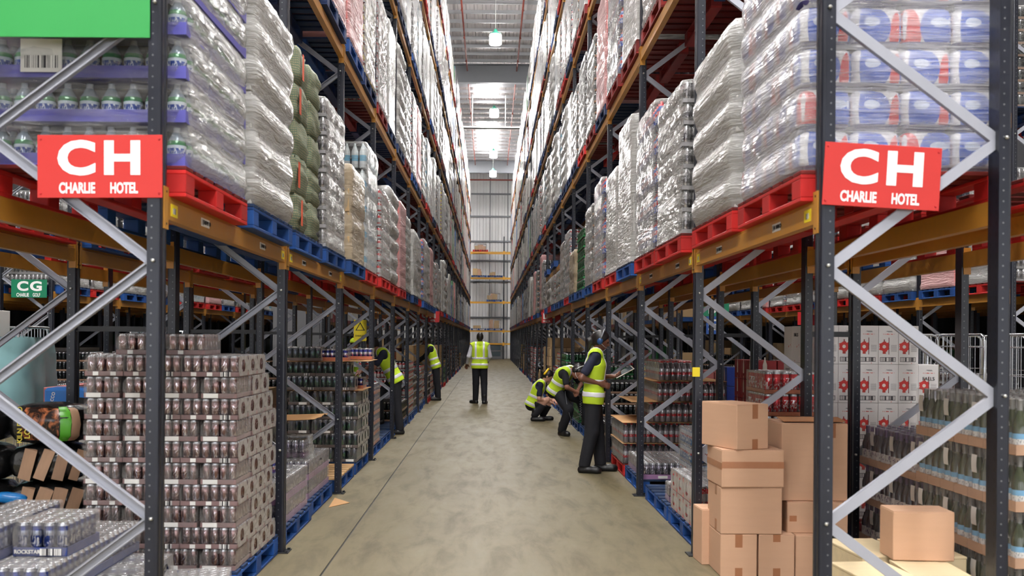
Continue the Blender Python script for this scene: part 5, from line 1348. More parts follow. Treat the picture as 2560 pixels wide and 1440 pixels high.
# carton with red and yellow stripes, blue packs on white boxes
t = thing('striped_carton', 'white carton with red and yellow stripes on the teal cover', 'box', (-4.6, 8.95, 1.6), 0)
ob('body', MB().bbox(-.17, -.13, 0, .17, .13, .24, .003).mesh('body', ['label_white']), t)
for i, (z, m_) in enumerate(((.17, 'sign_blue'), (.14, 'sign_red'), (.105, 'sign_red'), (.07, 'sign_red'), (.02, 'label_yellow'))): ob('stripe', one_box('stripe', -.16, -.1325, z, .0, -.13, z + (.05 if i == 4 else .025), m_), t)
for i in range(3): ob('lettering', text_mesh('- - - -', .02, 'ink_black'), t, (.09, -.132, .2 - .06 * i), FACE)
pallet(-3.4, 8.18, 0, 'blue', 'blue pallet under white boxes, left rear rack', False)
for i in range(4): carton(-3.42 + .02 * (i % 2), 8.12, .151 + .21 * i, .5, .4, .205, 0, 'white plain box under the blue pack, %s from below' % ORD[i], (), 'white_box', 'label_white')
t = thing('blue_pack', 'bright blue printed pack on white boxes, left rear rack', 'pack', (-3.42, 8.10, .993), .1)
ob('body', MB().bbox(-.19, -.15, 0, .19, .15, .2, .02).mesh('body', ['pack_blue']), t); ob('lettering', text_mesh('Rocco', .055, 'sign_white', .01), t, (-.13, -.152, .1), (PI / 2, -PI / 2 + .2, 0))
ob('window', MB().prism([(-.03, .03), (.16, .05), (.16, .1), (0, .11)], 0, .002).xf(Matrix.Rotation(PI / 2, 4, 'X')).mesh('window', ['ink_black']), t, (0, -.15, .02))
# plain grey partition behind the left racks, second bay
tag(ob('metal_cabinet', MB().bbox(-5.3, 24.0, 0, -4.1, 25.3, 3.2, .01).bbox(-5.25, 23.97, .05, -4.15, 24.0, 3.15, .004).mesh('metal_cabinet', ['cabinet_grey'])), 'plain grey metal cabinet wall seen through the left racks', 'cabinet')

# ------------------------------------------------------------------ signs
def sign(x, y, z, w_, h, mat, lines, lab, rz=0, ry=0, t_=.004, name='aisle_sign'):
    t = thing(name, lab, 'sign', (x, y, z), 0); t.rotation_euler = (0, ry, rz)
    ob('plate', MB().bbox(-w_/2, -t_/2, -h/2, w_/2, t_/2, h/2, .0015).mesh('plate', [mat]), t)
    for body, dx, dz, tw, th_, wt in lines: ob('lettering', text_fit(body, tw, th_, 'sign_white', wt), t, (dx, -t_/2 - .0015, dz), FACE)
    for dx in (-w_/2 + .015, w_/2 - .015):
        for dz in (-h/2 + .02, h/2 - .02): ob('screw', MB().lathe(0, 0, [(.006, 0), (.004, .003)], 8).xf(Matrix.Translation((dx, -t_/2, dz)) @ Matrix.Rotation(PI / 2, 4, 'X')).mesh('screw', ['sign_dark_red' if 'red' in mat else mat]), t)
    return t
CH = [('C', -.108, .04, .176, .165, .04), ('H', .104, .04, .168, .16, .04), ('CHARLIE', -.105, -.1, .168, .052, .035), ('HOTEL', .113, -.1, .128, .052, .035)]
p0 = at(250, 416, 4.565); sign(p0.x, p0.y, p0.z, .58, .292, 'sign_red', CH, 'red CHARLIE HOTEL aisle sign on the left rack', 0, -.016 + ROLL)
p0 = at(2205, 441, 4.555); sign(p0.x, p0.y, p0.z, .542, .292, 'sign_red', CH, 'red CHARLIE HOTEL aisle sign on the right rack', 0, .058 - ROLL)
p0 = at(192, 10, 4.56)
t = thing('green_sign', 'plain bright green board at the top of the left rack end', 'sign', (p0.x - .02, p0.y, p0.z + .18), 0); ob('plate', MB().bbox(-.36, -.003, -.335, .36, .003, .335, .0015).mesh('plate', ['sign_green_light']), t)
for dx in (-.3, .3): ob('fixing_strap', one_box('fixing_strap', dx - .012, .003, -.3, dx + .012, .03, .3, 'spacer_black'), t)
CG = [('C', -.1, .04, .18, .16, .04), ('G', .11, .04, .19, .16, .04), ('CHARLIE', -.1, -.1, .2, .06, .03), ('GOLF', .12, -.1, .12, .06, .03)]
sign(-7.36, fy(4) - .12, 2.36, .57, .29, 'sign_green', CG, 'green CHARLIE GOLF sign on the far left rack')
sign(-1.68, fy(8) - .1, 2.2, .58, .3, 'sign_dark_red', CH, 'small-looking red sign farther along the left rack')
sign(1.70, fy(8) - .1, 2.2, .58, .3, 'sign_dark_red', [('D', -.16, .04, .17, .16, .04), ('DELTA', -.15, -.1, .2, .055, .03)], 'small-looking red sign farther along the right rack')
sign(5.05, 22.0, 2.3, .58, .3, 'sign_green', [('D', -.08, .0, .18, .18, .04)], 'green sign with a white D beyond the right rear rack')
tag(ob('sign_hanger', MB().tube([(5.05, 22.03, 2.44), (5.05, 22.03, ROOF)], .012, 6).mesh('sign_hanger', ['steel_grey'])), 'thin rod holding the green D sign', 'rod')
t = thing('blue_notice', 'blue notice hanging under the green D sign', 'sign', (5.0, 22.0, 1.952)); ob('plate', MB().bbox(-.17, -.002, -.2, .17, .002, .2, .001).mesh('plate', ['sign_blue']), t)
for i in range(3): ob('line_of_print', one_box('line_of_print', -.12, -.0035, .09 - .1 * i, .1, -.002, .13 - .1 * i, 'label_white'), t)
sign(6.95, fy(6) - .1, 2.1, .58, .28, 'sign_dark_red', [('D', -.1, .04, .16, .15, .04), ('DELTA', -.1, -.09, .2, .05, .03)], 'red sign on the far right rack')
# yellow warning board between the left racks, yellow tag on a right post
t = thing('warning_board', 'yellow warning board with a black triangle between the left racks', 'sign', (-2.45, 18.566, 1.75)); ob('plate', MB().bbox(-.12, -.002, -.2, .12, .002, .2, .001).mesh('plate', ['label_yellow']), t)
ob('triangle', MB().prism([(-.09, 0), (.09, 0), (0, .16)], 0, .001).xf(Matrix.Rotation(PI / 2, 4, 'X')).mesh('triangle', ['ink_black']), t, (0, -.003, 0)); ob('triangle_face', MB().prism([(-.065, .012), (.065, .012), (0, .13)], 0, .001).xf(Matrix.Rotation(PI / 2, 4, 'X')).mesh('triangle_face', ['label_yellow']), t, (0, -.0045, 0))
ob('lettering', text_mesh('DANGER', .045, 'ink_black', .01), t, (0, -.004, -.1), FACE)
tag(ob('bay_tag', MB().bbox(-.028, -.002, -.035, .028, .002, .035, .001).mesh('bay_tag', ['label_yellow']), None, (1.545, fy(1) - .053, 1.38)), 'yellow tag wrapped on the second right post', 'label')

# ------------------------------------------------------------------ cross rack before the end wall
YE = 77.0
for i, x in enumerate((-1.62, 1.05)):
    t = thing('upright_frame', 'dark upright frame of the end wall rack, %s' % ('left', 'right')[i], 'rack frame', (x, YE, 0)); ob('post', MB().box(-.05, -.04, 0, .05, .04, 9.6).mesh('post', ['navy_post']), t); ob('post', MB().box(-.05, -.04, 0, .05, .04, 9.6).mesh('post', ['navy_post']), t, (0, .9, 0))
for i, z in enumerate((1.25, 2.25, 4.5, 6.4, 8.4)):
    t = thing('shelf_beam', 'yellow beam across the end wall rack, %s from the floor' % ORD[i], 'beam', (-.05, YE - .05, z)); ob('beam_section', MB().box(-1.9, 0, -.12, 1.75, .05, 0).mesh('beam_section', ['beam_yellow']), t)
    for x in (-1.57, 1.1): ob('connector', MB().box(x - .07, -.02, -.2, x + .07, 0, .06).mesh('connector', ['beam_yellow']), t)
    ob('back_beam', MB().box(-1.9, .88, -.12, 1.75, .93, 0).mesh('back_beam', ['beam_yellow']), t)
ee = [(-.9, 2.25, 'blue'), (.36, 2.25, 'blue'), (.3, 4.5, 'blue'), (-.9, 6.4, 'blue'), (.36, 6.4, 'blue'), (-.8, 8.4, 'red')]
en = ['left on the lowest end shelf', 'right on the lowest end shelf', 'alone on the second end shelf', 'left on the third end shelf', 'right on the third end shelf', 'on the top end shelf']
for i, (x, z, c_) in enumerate(ee):
    pallet(x, YE + .42, z, c_, '%s pallet %s' % (c_, en[i]), False, PI / 2)
    t = thing('mixed_load', 'mixed cartons and film ' + en[i], 'pallet load', (x, YE + .42, z + .151))
    h = [.25, .75, .5, .55, .3, .5][i]
    for q in range(4): a, b_, c2 = RN.uniform(-.4, .3), RN.uniform(.2, .45), RN.uniform(.4, 1) * h; ob('carton', MB().bbox(a - b_/2, -.4 + .18 * q, 0, a + b_/2, -.24 + .18 * q, c2, .004).mesh('carton', ['card' if q % 2 else 'carton_tan']), t)
    if i in (1, 2, 5): ob('loose_film', wrap_mesh(h, 3, .03, 90 + i, 'wrap_clear', 1.0, .9), t, (0, 0, 0), PI / 2)
t = thing('dark_screen_unit', 'dark glazed unit standing under the end wall rack', 'cabinet', (-.1, 78.2, 0)); ob('body', MB().bbox(-1.4, -.25, 0, 1.2, .25, 1.15, .01).mesh('body', ['cabinet_grey']), t); pm('glass_teal', srgb(40, 62, 70), .12, 0, .1)
for z in (.2, .7): ob('pane', one_box('pane', -1.2, -.262, z, .95, -.25, z + .38, 'glass_teal'), t)
# ------------------------------------------------------------------ people: one smooth body each, clothes grown over it
def nets(D, org, h):
    """surface nets over a distance grid"""
    nx, ny, nz = D.shape; ins = D < 0
    C = lambda A, i, j, k: A[i:nx - 1 + i, j:ny - 1 + j, k:nz - 1 + k]
    cnt = sum(C(ins, i, j, k).astype(np.int8) for i in (0, 1) for j in (0, 1) for k in (0, 1))
    act = (cnt > 0) & (cnt < 8); ids = -np.ones(act.shape, np.int64); n_ = int(act.sum()); ids[act] = np.arange(n_)
    I, J, K_ = np.nonzero(act); pos = np.zeros((n_, 3)); num = np.zeros(n_)
    cs = [(i, j, k) for i in (0, 1) for j in (0, 1) for k in (0, 1)]
    for a in range(8):
        for b in range(a + 1, 8):
            if sum(abs(p - q) for p, q in zip(cs[a], cs[b])) != 1: continue
            da = D[I + cs[a][0], J + cs[a][1], K_ + cs[a][2]]; db = D[I + cs[b][0], J + cs[b][1], K_ + cs[b][2]]
            m = (da < 0) != (db < 0); t = np.where(m, da / np.where(m, da - db, 1), 0)
            A, B = np.array(cs[a], float), np.array(cs[b], float)
            pos[m] += A + (B - A) * t[m][:, None]; num[m] += 1
    V = (pos / num[:, None] + np.stack([I, J, K_], 1)) * h + org
    F = []
    for ax in range(3):
        o = [(0, 0, 0)] * 3; sl0 = [slice(None)] * 3; sl1 = [slice(None)] * 3
        sl0[ax] = slice(0, -1); sl1[ax] = slice(1, None)
        e = ins[tuple(sl0)] != ins[tuple(sl1)]; P = np.argwhere(e); P = P[np.all([(P[:, q] > 0) & (P[:, q] < (D.shape[q] - 1)) for q in range(3) if q != ax], axis=0)]
        b1, b2 = (ax + 1) % 3, (ax + 2) % 3
        def cell(d1, d2):
            Q = P.copy(); Q[:, b1] -= d1; Q[:, b2] -= d2; return ids[Q[:, 0], Q[:, 1], Q[:, 2]]
        q = np.stack([cell(1, 1), cell(0, 1), cell(0, 0), cell(1, 0)], 1); fl = ins[P[:, 0], P[:, 1], P[:, 2]]
        q[~fl] = q[~fl][:, ::-1]; F.append(q)
    return V, np.concatenate(F)
def sdf_obj(name, prims, h, mat, parent, k=.02, cuts=(), label=None):
    P0 = np.array([np.minimum(np.array(p[1]) - p[3], np.array(p[2]) - p[4]) if p[0] == 'c' else np.array(p[1]) - max(p[2]) for p in prims]).min(0) - 3 * h
    P1 = np.array([np.maximum(np.array(p[1]) + p[3], np.array(p[2]) + p[4]) if p[0] == 'c' else np.array(p[1]) + max(p[2]) for p in prims]).max(0) + 3 * h
    N = np.ceil((P1 - P0) / h).astype(int) + 1; D = np.full(N, .5, np.float32)
    ax = [P0[i] + np.arange(N[i]) * h for i in range(3)]
    for p in prims:
        if p[0] == 'c': a, b, ra, rb = np.array(p[1], float), np.array(p[2], float), p[3], p[4]; lo, hi = np.minimum(a - ra, b - rb), np.maximum(a + ra, b + rb)
        else: c, r = np.array(p[1], float), np.array(p[2], float); lo, hi = c - r.max(), c + r.max()
        mg = k + 3 * h; s = [slice(max(0, int((lo[i] - mg - P0[i]) / h)), min(N[i], int((hi[i] + mg - P0[i]) / h) + 2)) for i in range(3)]
        X, Y, Z = np.meshgrid(ax[0][s[0]], ax[1][s[1]], ax[2][s[2]], indexing='ij')
        if p[0] == 'c':
            d = b - a; L = max(float(d @ d), 1e-9); t = np.clip(((X - a[0]) * d[0] + (Y - a[1]) * d[1] + (Z - a[2]) * d[2]) / L, 0, 1)
            q = np.sqrt((X - a[0] - t * d[0]) ** 2 + (Y - a[1] - t * d[1]) ** 2 + (Z - a[2] - t * d[2]) ** 2) - (ra + (rb - ra) * t)
        else:
            Q = np.stack([X - c[0], Y - c[1], Z - c[2]], -1)
            if len(p) > 3: Q = Q @ np.array(p[3], float).T
            w_ = np.sqrt((Q ** 2 / r ** 2).sum(-1)); q = (w_ - 1) * r.min()
        W = D[s[0], s[1], s[2]]; hh = np.clip(.5 + .5 * (W - q) / k, 0, 1); D[s[0], s[1], s[2]] = W * (1 - hh) + q * hh - k * hh * (1 - hh)
    if cuts:
        X, Y, Z = np.meshgrid(*ax, indexing='ij')
        for f in cuts: D = np.maximum(D, f(X, Y, Z))
    D[0] = D[-1] = .5; D[:, 0] = D[:, -1] = .5; D[:, :, 0] = D[:, :, -1] = .5
    V, F = nets(D, P0, h)
    me = bpy.data.meshes.new(name); me.from_pydata(V.tolist(), [], F.tolist()); me.materials.append(M[mat]); me.polygons.foreach_set('use_smooth', [True] * len(F)); me.update()
    return ob(name, me, parent, label=label)
vec = lambda *a: np.array(a, float)
unit = lambda v: v / max(np.linalg.norm(v), 1e-9)
pm('skin_deep', srgb(112, 72, 56), .5, 0, .06, 20); pm('skin_mid', srgb(150, 102, 82), .5, 0, .06, 20); pm('skin_light', srgb(206, 156, 134), .5, 0, .06, 20)
pm('hair_black', srgb(26, 20, 20), .4, 0, .3, 60); pm('cloth_navy', srgb(32, 36, 58), .85, 0, .12, 30); pm('cloth_black', srgb(24, 25, 32), .85, 0, .15, 30, .1); pm('cloth_white', srgb(206, 206, 216), .8, 0, .06, 20, .1)
pm('hi_vis', srgb(196, 226, 44), .7, 0, .07, 12, .15); pm('hi_vis_green', srgb(150, 190, 30), .7, 0, .1, 12, .15); pm('reflective', srgb(232, 232, 236), .35, .1, .04, 40); pm('boot_black', srgb(20, 20, 22), .45, 0, .2, 20); pm('headset_blue', srgb(30, 70, 120), .4); pm('yellow_plastic', srgb(240, 196, 30), .35); pm('grey_plastic', srgb(120, 122, 128), .4); pm('tablet_pale', srgb(206, 196, 186), .4); pm('eye_white', srgb(220, 214, 210), .3)
def limb(a, b, c, r0, r1, r2): return [('c', a, b, r0, r1), ('c', b, c, r1, r2)]
def hand(w_, d, n_, side, curl=.5):
    """palm and five fingers from wrist w_ along d, palm facing n_; side +1 puts the thumb to d x n_"""
    d, n_ = unit(d), unit(n_ - unit(d) * (n_ @ unit(d))); l = np.cross(d, n_) * side
    P = [('c', w_, w_ + d * .03, .026, .026)]
    for q in (-.024, 0, .022): P.append(('c', w_ + d * .02 + l * q * .7, w_ + d * .085 + l * q, .015, .013))
    for q, L in ((-.03, .05), (-.010, .068), (.011, .074), (.031, .066)):
        b = w_ + d * .09 + l * q; m = b + (d * math.cos(curl * .6) + n_ * math.sin(curl * .6)) * L * .55; e = m + (d * math.cos(curl * 1.7) + n_ * math.sin(curl * 1.7)) * L * .5
        P += [('c', b, m, .0098, .009), ('c', m, e, .009, .0078)]
    b = w_ + d * .025 + l * .028; m = b + d * .03 + l * .026 + n_ * .012; e = m + d * .032 + l * .004 + n_ * .016
    return P + [('c', b, m, .013, .0105), ('c', m, e, .0105, .009)]
def person(lab, loc, J, skin, wear, h=.010, extra=None):
    t = thing('person', lab, 'person', loc)
    J = {k_: vec(*v) for k_, v in J.items()}
    pel, ch, nk, hd, fw = J['pelvis'], J['chest'], J['neck'], J['head'], unit(J['look'])
    ax_, lat = unit(ch - pel), unit(J['shr'] - J['shl']); up = unit(np.cross(np.cross(fw, unit(hd - nk)), fw)); hl = np.cross(fw, up)
    Rm = np.stack([hl, fw, up])
    def torso(g):
        P = []
        for s in (-1, 1): P += [('c', pel + lat * .075 * s - ax_ * .03, pel + lat * .07 * s + ax_ * .13, .10 + g, .088 + g), ('c', pel + lat * .07 * s + ax_ * .13, ch + lat * .085 * s, .088 + g, .102 + g)]
        P += [('c', ch + lat * .08, (J['shr'] * .75 + ch * .25) + ax_ * .03, .085 + g, .062 + g), ('c', ch - lat * .08, (J['shl'] * .75 + ch * .25) + ax_ * .03, .085 + g, .062 + g)]
        P += [('c', J['shr'], nk - ax_ * .02, .052 + g, .05 + g), ('c', J['shl'], nk - ax_ * .02, .052 + g, .05 + g)]
        return P
    def legs(g, lo=0): 
        P = []
        for s in 'rl': P += limb(J['hip' + s], J['knee' + s], J['ank' + s], .086 + g, .056 + g + lo, .038 + g + lo * 1.3)
        return P
    arms = []
    for s in 'rl':
        arms += limb(J['sh' + s], J['elb' + s], J['wri' + s], .046, .038, .026)
        arms += hand(J['wri' + s], J['wri' + s] - J['elb' + s] if 'dir' + s not in J else J['dir' + s], J.get('palm' + s, vec(0, 0, -1)), 1 if s == 'r' else -1, wear.get('curl', .6))
    skull = [('e', hd + up * .012 - fw * .006, (.074, .094, .108), Rm), ('e', hd - up * .05 + fw * .025, (.055, .062, .062), Rm), ('c', hd - up * .085 + fw * .055, hd - up * .075 + fw * .05, .022, .026),
             ('c', hd + up * .015 + fw * .088, hd - up * .018 + fw * .106, .010, .015), ('e', hd + hl * .076 - up * .005 - fw * .005, (.010, .018, .03), Rm), ('e', hd - hl * .076 - up * .005 - fw * .005, (.010, .018, .03), Rm),
             ('c', hd - up * .052 + fw * .084 - hl * .018, hd - up * .052 + fw * .084 + hl * .018, .009, .009), ('c', hd + up * .028 + fw * .082 - hl * .03, hd + up * .028 + fw * .082 + hl * .03, .011, .011)]
    body = torso(0) + legs(0) + arms + [('c', nk - ax_ * .03, hd - up * .05 - fw * .01, .055, .05)] + skull
    ob_body = sdf_obj('body', body, h, skin, t, .018)
    for s in (-1, 1): ob('eye', MB().lathe(0, 0, [(.002, -.007), (.007, -.003), (.007, .003), (.002, .007)], 8).mesh('eye', ['ink_black']), t, tuple(hd + up * .008 + fw * .080 + hl * .03 * s))
    # shirt
    sl = []
    for s in 'rl':
        e = J['elb' + s] if wear.get('long') else J['sh' + s] * .28 + J['elb' + s] * .72
        sl += [('c', J['sh' + s], e, .06, .056)]
        if wear.get('long'): sl += [('c', J['elb' + s], J['elb' + s] * .12 + J['wri' + s] * .88, .05, .036)]
    pl = lambda p, n_: (lambda X, Y, Z: (X - p[0]) * n_[0] + (Y - p[1]) * n_[1] + (Z - p[2]) * n_[2])
    sdf_obj('shirt', torso(.012) + sl, h, wear['shirt'], t, .02, [pl(pel - ax_ * .06, -ax_), pl(nk + ax_ * .012, ax_)])
    sdf_obj('trousers', legs(.016, .012) + [('c', pel + lat * .075 - ax_ * .03, pel + lat * .07 + ax_ * .10, .116, .106), ('c', pel - lat * .075 - ax_ * .03, pel - lat * .07 + ax_ * .10, .116, .106)], h, 'cloth_black' if 'trousers' not in wear else wear['trousers'], t, .02, [pl(pel + ax_ * .08, ax_), lambda X, Y, Z: .075 - Z if wear.get('floor', True) else Z * 0 - 1])
    for s in 'rl':
        a = J['ank' + s]; d = unit(J['toe' + s] - a * vec(1, 1, 0) - vec(0, 0, J['toe' + s][2])) if False else unit((J['toe' + s] - a) * vec(1, 1, 0)); tz = J['toe' + s][2]
        heel = vec(a[0], a[1], tz) - d * .035 + vec(0, 0, .038); toe = vec(a[0], a[1], tz) + d * .17 + vec(0, 0, .036); sd = vec(-d[1], d[0], 0)
        bt = [('c', a + vec(0, 0, .09), a, .058, .057), ('c', a, heel + d * .02, .054, .044), ('c', heel + sd * .010, toe + sd * .016 - d * .02, .045, .042), ('c', heel - sd * .010, toe - sd * .016 - d * .02, .045, .042), ('c', toe - d * .05, toe, .052, .044)]
        sdf_obj('boot', bt, h, 'boot_black', t, .02, [lambda X, Y, Z, tz=tz: (tz + .002) - Z])
    if wear.get('vest'):
        vg = .030; hem = pel - ax_ * wear.get('hem', .10)
        vt_ = torso(vg) + [('c', pel + lat * .08 - ax_ * .14, pel + lat * .08, .126, .126), ('c', pel - lat * .08 - ax_ * .14, pel - lat * .08, .126, .126)]
        vcut = [pl(hem, -ax_), lambda X, Y, Z: -(np.sqrt((X - (nk + fw * .05)[0]) ** 2 + (Y - (nk + fw * .05)[1]) ** 2 + (Z - (nk + fw * .02 + ax_ * .02)[2]) ** 2) - .095)]
        for s, q in (('r', 1), ('l', -1)):
            c_ = J['sh' + s] + lat * q * .04 - ax_ * .03; vcut.append(lambda X, Y, Z, c_=c_: .085 - np.sqrt((X - c_[0]) ** 2 + (Y - c_[1]) ** 2 + (Z - c_[2]) ** 2))
        sdf_obj('vest', vt_, h, wear['vest'], t, .022, vcut)
        def lat_of(X, Y, Z): return (X - ch[0]) * lat[0] + (Y - ch[1]) * lat[1] + (Z - ch[2]) * lat[2]
        def ax_of(X, Y, Z): return (X - pel[0]) * ax_[0] + (Y - pel[1]) * ax_[1] + (Z - pel[2]) * ax_[2]
        b_ = torso(vg + .004) + [('c', pel + lat * .08 - ax_ * .14, pel + lat * .08, .130, .130), ('c', pel - lat * .08 - ax_ * .14, pel - lat * .08, .130, .130)]
        for zc in (-.0, .155): sdf_obj('reflective_band', b_, h, 'reflective', t, .022, vcut + [lambda X, Y, Z, zc=zc: np.abs(ax_of(X, Y, Z) - zc) - .03])
        for s in (-1, 1): sdf_obj('reflective_band', b_, h, 'reflective', t, .022, vcut + [lambda X, Y, Z, s=s: np.abs(lat_of(X, Y, Z) - s * .10) - .028, lambda X, Y, Z: .155 - ax_of(X, Y, Z)])
    hr = [('e', hd + up * .022 - fw * .012, (.086, .106, .112), Rm), ('c', hd - fw * .07 + up * .03, hd - fw * .065 - up * .05, .045, .04)]
    if wear.get('tail'): q = hd - fw * .10 + up * .02; hr += [('c', q, q - fw * .06 - vec(0, 0, .08), .032, .04), ('c', q - fw * .06 - vec(0, 0, .08), q - fw * .07 - vec(0, 0, .2), .04, .02)]
    if wear.get('bun'): hr += [('e', hd - fw * .08 + up * .08, (.045, .045, .045))]
    cn = unit(fw * .85 - up * .52); sdf_obj('hair', hr, h * .9, wear.get('hair', 'hair_black'), t, .02, [pl(hd + cn * .028, cn)])
    if extra: extra(t, J, hd, fw, up, hl)
    return t
def headset(mat_cup, mat_band):
    def f(t, J, hd, fw, up, hl):
        pts = [tuple(hd + hl * .095 * math.cos(a) + up * (.02 + .125 * math.sin(a)) - fw * .01) for a in np.linspace(0, PI, 13)]
        ob('headset_band', MB().tube(pts, .009, 8).mesh('headset_band', [mat_band]), t)
        for s in (-1, 1):
            sdf_obj('headset_cup', [('e', hd + hl * .088 * s - up * .005 - fw * .008, (.022, .036, .042), np.stack([hl, fw, up]))], .008, mat_cup, t)
        c = hd + hl * .09 - up * .02; ob('headset_microphone', MB().tube([tuple(c), tuple(c + fw * .07 - up * .03), tuple(hd + fw * .12 - up * .055 + hl * .02)], .004, 6).mesh('headset_microphone', [mat_band]), t)
    return f
# woman-height figure with a tablet, turned to the right rack
person('standing worker in yellow vest and blue headset holding a tablet', (1.27, 12.02, 0), dict(pelvis=(0, 0, .95), chest=(.02, 0, 1.30), neck=(.04, 0, 1.475), head=(.085, -.01, 1.60), look=(.93, -.12, -.36),
    shr=(.0, -.165, 1.415), shl=(.03, .165, 1.415), elbr=(-.17, -.215, 1.15), wrir=(.06, -.17, 1.085), elbl=(.06, .21, 1.15), wril=(.22, .05, 1.165), palmr=(.3, .8, -.3), paaml=(0, 0, 1),
    palml=(0, -.3, 1), hipr=(-.01, -.092, .90), hipl=(.01, .092, .90), kneer=(-.03, -.10, .49), kneel=(.06, .10, .49), ankr=(-.115, -.1, .1), ankl=(.10, .10, .1), toer=(.1, -.17, 0), toel=(.35, .06, 0)),
    'skin_deep', dict(shirt='cloth_navy', vest='hi_vis', tail=True, hem=.115, curl=.8), .008, headset('headset_blue', 'grey_plastic'))
t = thing('tablet', 'pale tablet held out by the standing worker', 'tablet', (1.64, 12.04, 1.222), 0); t.rotation_euler = (.2, -.5, .0)
ob('case', MB().bbox(-.125, -.09, -.006, .125, .09, .004, .003).mesh('case', ['tablet_pale']), t); ob('screen', one_box('screen', -.11, -.077, .004, .11, .077, .0055, 'glass_teal'), t)
# man walking away down the middle
person('worker in yellow vest and pale long sleeves walking away mid aisle', (-.25, 24.4, 0), dict(pelvis=(0, 0, .97), chest=(0, .01, 1.34), neck=(0, .02, 1.50), head=(.0, .03, 1.635), look=(-.1, 1, -.1),
    shr=(.19, 0, 1.43), shl=(-.19, 0, 1.43), elbr=(.25, .05, 1.17), wrir=(.2, .22, 1.06), elbl=(-.27, -.02, 1.17), wril=(-.32, .16, .98), hipr=(.095, 0, .93), hipl=(-.095, 0, .93),
    kneer=(.11, .05, .5), kneel=(-.09, .03, .5), ankr=(.12, -.08, .1), ankl=(-.1, .06, .1), toer=(.16, .12, 0), toel=(-.22, .2, 0)), 'skin_deep', dict(shirt='cloth_white', vest='hi_vis', long=True), .011)
# two workers leaning into the left rack
person('worker in yellow vest bending into the left rack, one boot on the floor', (-1.5, 16.6, 0), dict(pelvis=(-.10, 0, .95), chest=(-.27, 0, 1.26), neck=(-.38, -.01, 1.40), head=(-.48, -.02, 1.50), look=(-.8, -.1, -.55),
    shr=(-.30, .18, 1.36), shl=(-.28, -.19, 1.36), elbr=(-.48, .2, 1.16), wrir=(-.68, .14, 1.04), elbl=(-.42, -.22, 1.12), wril=(-.58, -.18, .92), hipr=(-.1, .095, .91), hipl=(-.08, -.095, .91),
    kneer=(-.38, .10, .62), kneel=(-.06, -.1, .50), ankr=(-.36, .1, .26), ankl=(.0, -.1, .1), toer=(-.55, .1, .155), toel=(-.14, -.16, 0)), 'skin_mid', dict(shirt='cloth_navy', vest='hi_vis', floor=False), .010)
person('worker in yellow vest and dark sleeves leaning into the left rack, farther on', (-1.38, 25.6, 0), dict(pelvis=(-.03, 0, .93), chest=(-.14, 0, 1.25), neck=(-.22, 0, 1.40), head=(-.27, 0, 1.53), look=(-.9, -.1, -.4),
    shr=(-.16, .17, 1.36), shl=(-.15, -.17, 1.36), elbr=(-.32, .18, 1.15), wrir=(-.5, .12, 1.04), elbl=(-.3, -.2, 1.13), wril=(-.48, -.14, .98), hipr=(-.03, .09, .89), hipl=(-.02, -.09, .89),
    kneer=(-.0, .1, .48), kneel=(.02, -.1, .48), ankr=(.02, .12, .1), ankl=(.05, -.1, .1), toer=(-.12, .1, 0), toel=(-.1, -.14, 0)), 'skin_deep', dict(shirt='cloth_black', vest='hi_vis', long=True, tail=True), .012)
# two workers low down by the right rack
def yellow_guard(t, J, hd, fw, up, hl):
    pts = [tuple(hd + hl * .1 * math.cos(a) - fw * .075 + up * (.02 + .1 * math.sin(a))) for a in np.linspace(-.4, PI + .4, 14)]
    ob('yellow_ear_band', MB().tube(pts, .022, 8).mesh('yellow_ear_band', ['yellow_plastic']), t)
person('worker in yellow vest squatting on the aisle floor, nearest the right rack', (.97, 19.5, 0), dict(pelvis=(-.13, 0, .34), chest=(.0, -.02, .64), neck=(.10, -.03, .77), head=(.18, -.03, .88), look=(.8, -.1, -.6),
    shr=(.02, -.18, .72), shl=(.05, .16, .72), elbr=(.0, -.22, .45), wrir=(.2, -.16, .38), elbl=(.2, .2, .5), wril=(.3, .08, .42), hipr=(-.12, -.09, .32), hipl=(-.1, .09, .32),
    kneer=(.16, -.17, .42), kneel=(.26, .12, .42), ankr=(-.08, -.14, .12), ankl=(.1, .12, .12), toer=(.1, -.17, 0), toel=(.3, .1, 0)), 'skin_light', dict(shirt='cloth_navy', vest='hi_vis', hem=.06), .010, yellow_guard)
def scanner(t, J, hd, fw, up, hl):
    headset('boot_black', 'lamp_white')(t, J, hd, fw, up, hl)
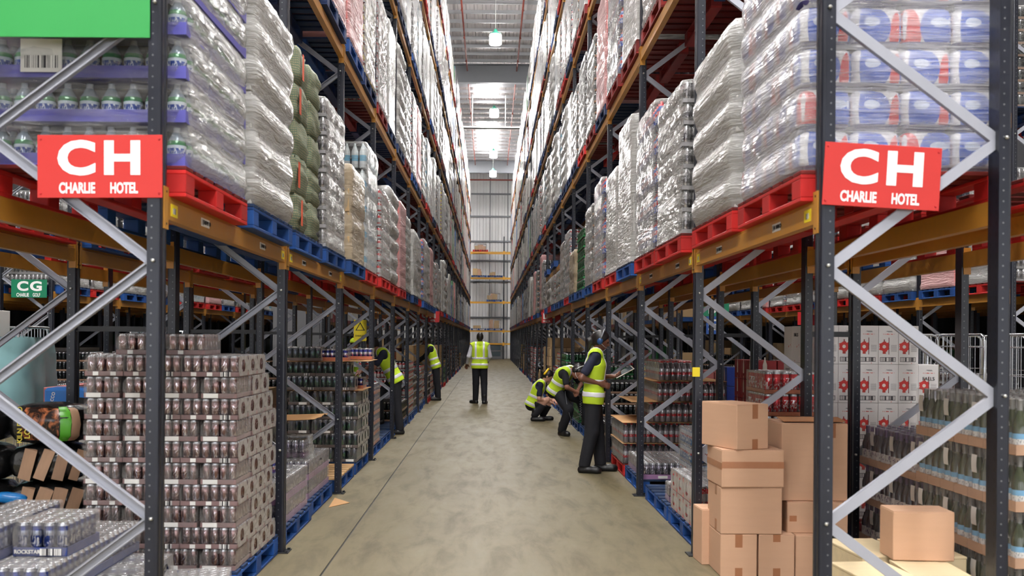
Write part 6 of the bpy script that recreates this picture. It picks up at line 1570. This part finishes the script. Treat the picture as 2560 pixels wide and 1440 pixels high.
person('worker in yellow vest stooping over a scanner, foot on a pallet', (1.22, 16.6, 0), dict(pelvis=(-.10, .04, .76), chest=(.03, -.04, 1.02), neck=(.15, -.08, 1.10), head=(.25, -.13, 1.07), look=(.5, -.45, -.74),
    shr=(.03, -.20, 1.06), shl=(.16, .12, 1.08), elbr=(.06, -.28, .82), wrir=(.22, -.2, .74), elbl=(.33, .08, .85), wril=(.26, -.1, .76), hipr=(-.08, -.05, .72), hipl=(-.02, .12, .72),
    kneer=(.1, -.2, .44), kneel=(.32, .08, .6), ankr=(.0, -.08, .1), ankl=(.42, .1, .27), toer=(.1, -.26, 0), toel=(.62, .02, .155)), 'skin_mid', dict(shirt='cloth_black', vest='hi_vis', bun=True, hem=.06, floor=False), .010, scanner)
t = thing('barcode_scanner', 'dark handheld scanner with a coiled lead, held by the stooping worker', 'scanner', (1.52, 16.42, .70), .3)
ob('body', MB().bbox(-.035, -.06, 0, .035, .06, .035, .006).mesh('body', ['ink_black']), t); ob('grip', MB().bbox(-.018, -.02, -.09, .018, .02, 0, .005).mesh('grip', ['ink_black']), t)
ob('coiled_lead', MB().tube([(-.01 + .02 * math.sin(i * 1.9), -.03 + .02 * math.cos(i * 1.9), -.09 - .012 * i) for i in range(24)] + [(-.2, -.08, -.42), (-.24, 0, -.2), (-.26, .05, .05)], .004, 5).mesh('coiled_lead', ['grey_plastic']), t)
# worker half hidden behind the left rack, in a green-yellow cap
def cap_(t, J, hd, fw, up, hl):
    sdf_obj('cap', [('e', hd + up * .05, (.095, .115, .085), np.stack([hl, fw, up])), ('c', hd + up * .05 + fw * .08, hd + up * .04 + fw * .15, .04, .03)], .012, 'hi_vis', t, .02, [lambda X, Y, Z: (hd[2] + .03) - Z])
person('worker in green-yellow cap and jacket half hidden behind the left rack', (-2.77, 20.2, 0), dict(pelvis=(0, 0, .9), chest=(.0, -.03, 1.22), neck=(0, -.05, 1.37), head=(.0, -.08, 1.48), look=(.3, -1, -.3),
    shr=(-.18, -.03, 1.31), shl=(.18, -.03, 1.31), elbr=(-.24, -.08, 1.05), wrir=(-.16, -.26, .98), elbl=(.24, -.08, 1.05), wril=(.16, -.26, .98), hipr=(-.09, 0, .87), hipl=(.09, 0, .87),
    kneer=(-.1, -.04, .48), kneel=(.1, -.04, .48), ankr=(-.11, .03, .1), ankl=(.11, .03, .1), toer=(-.13, -.2, 0), toel=(.13, -.2, 0)), 'skin_mid', dict(shirt='hi_vis_green', vest='hi_vis_green', long=True), .012, cap_)
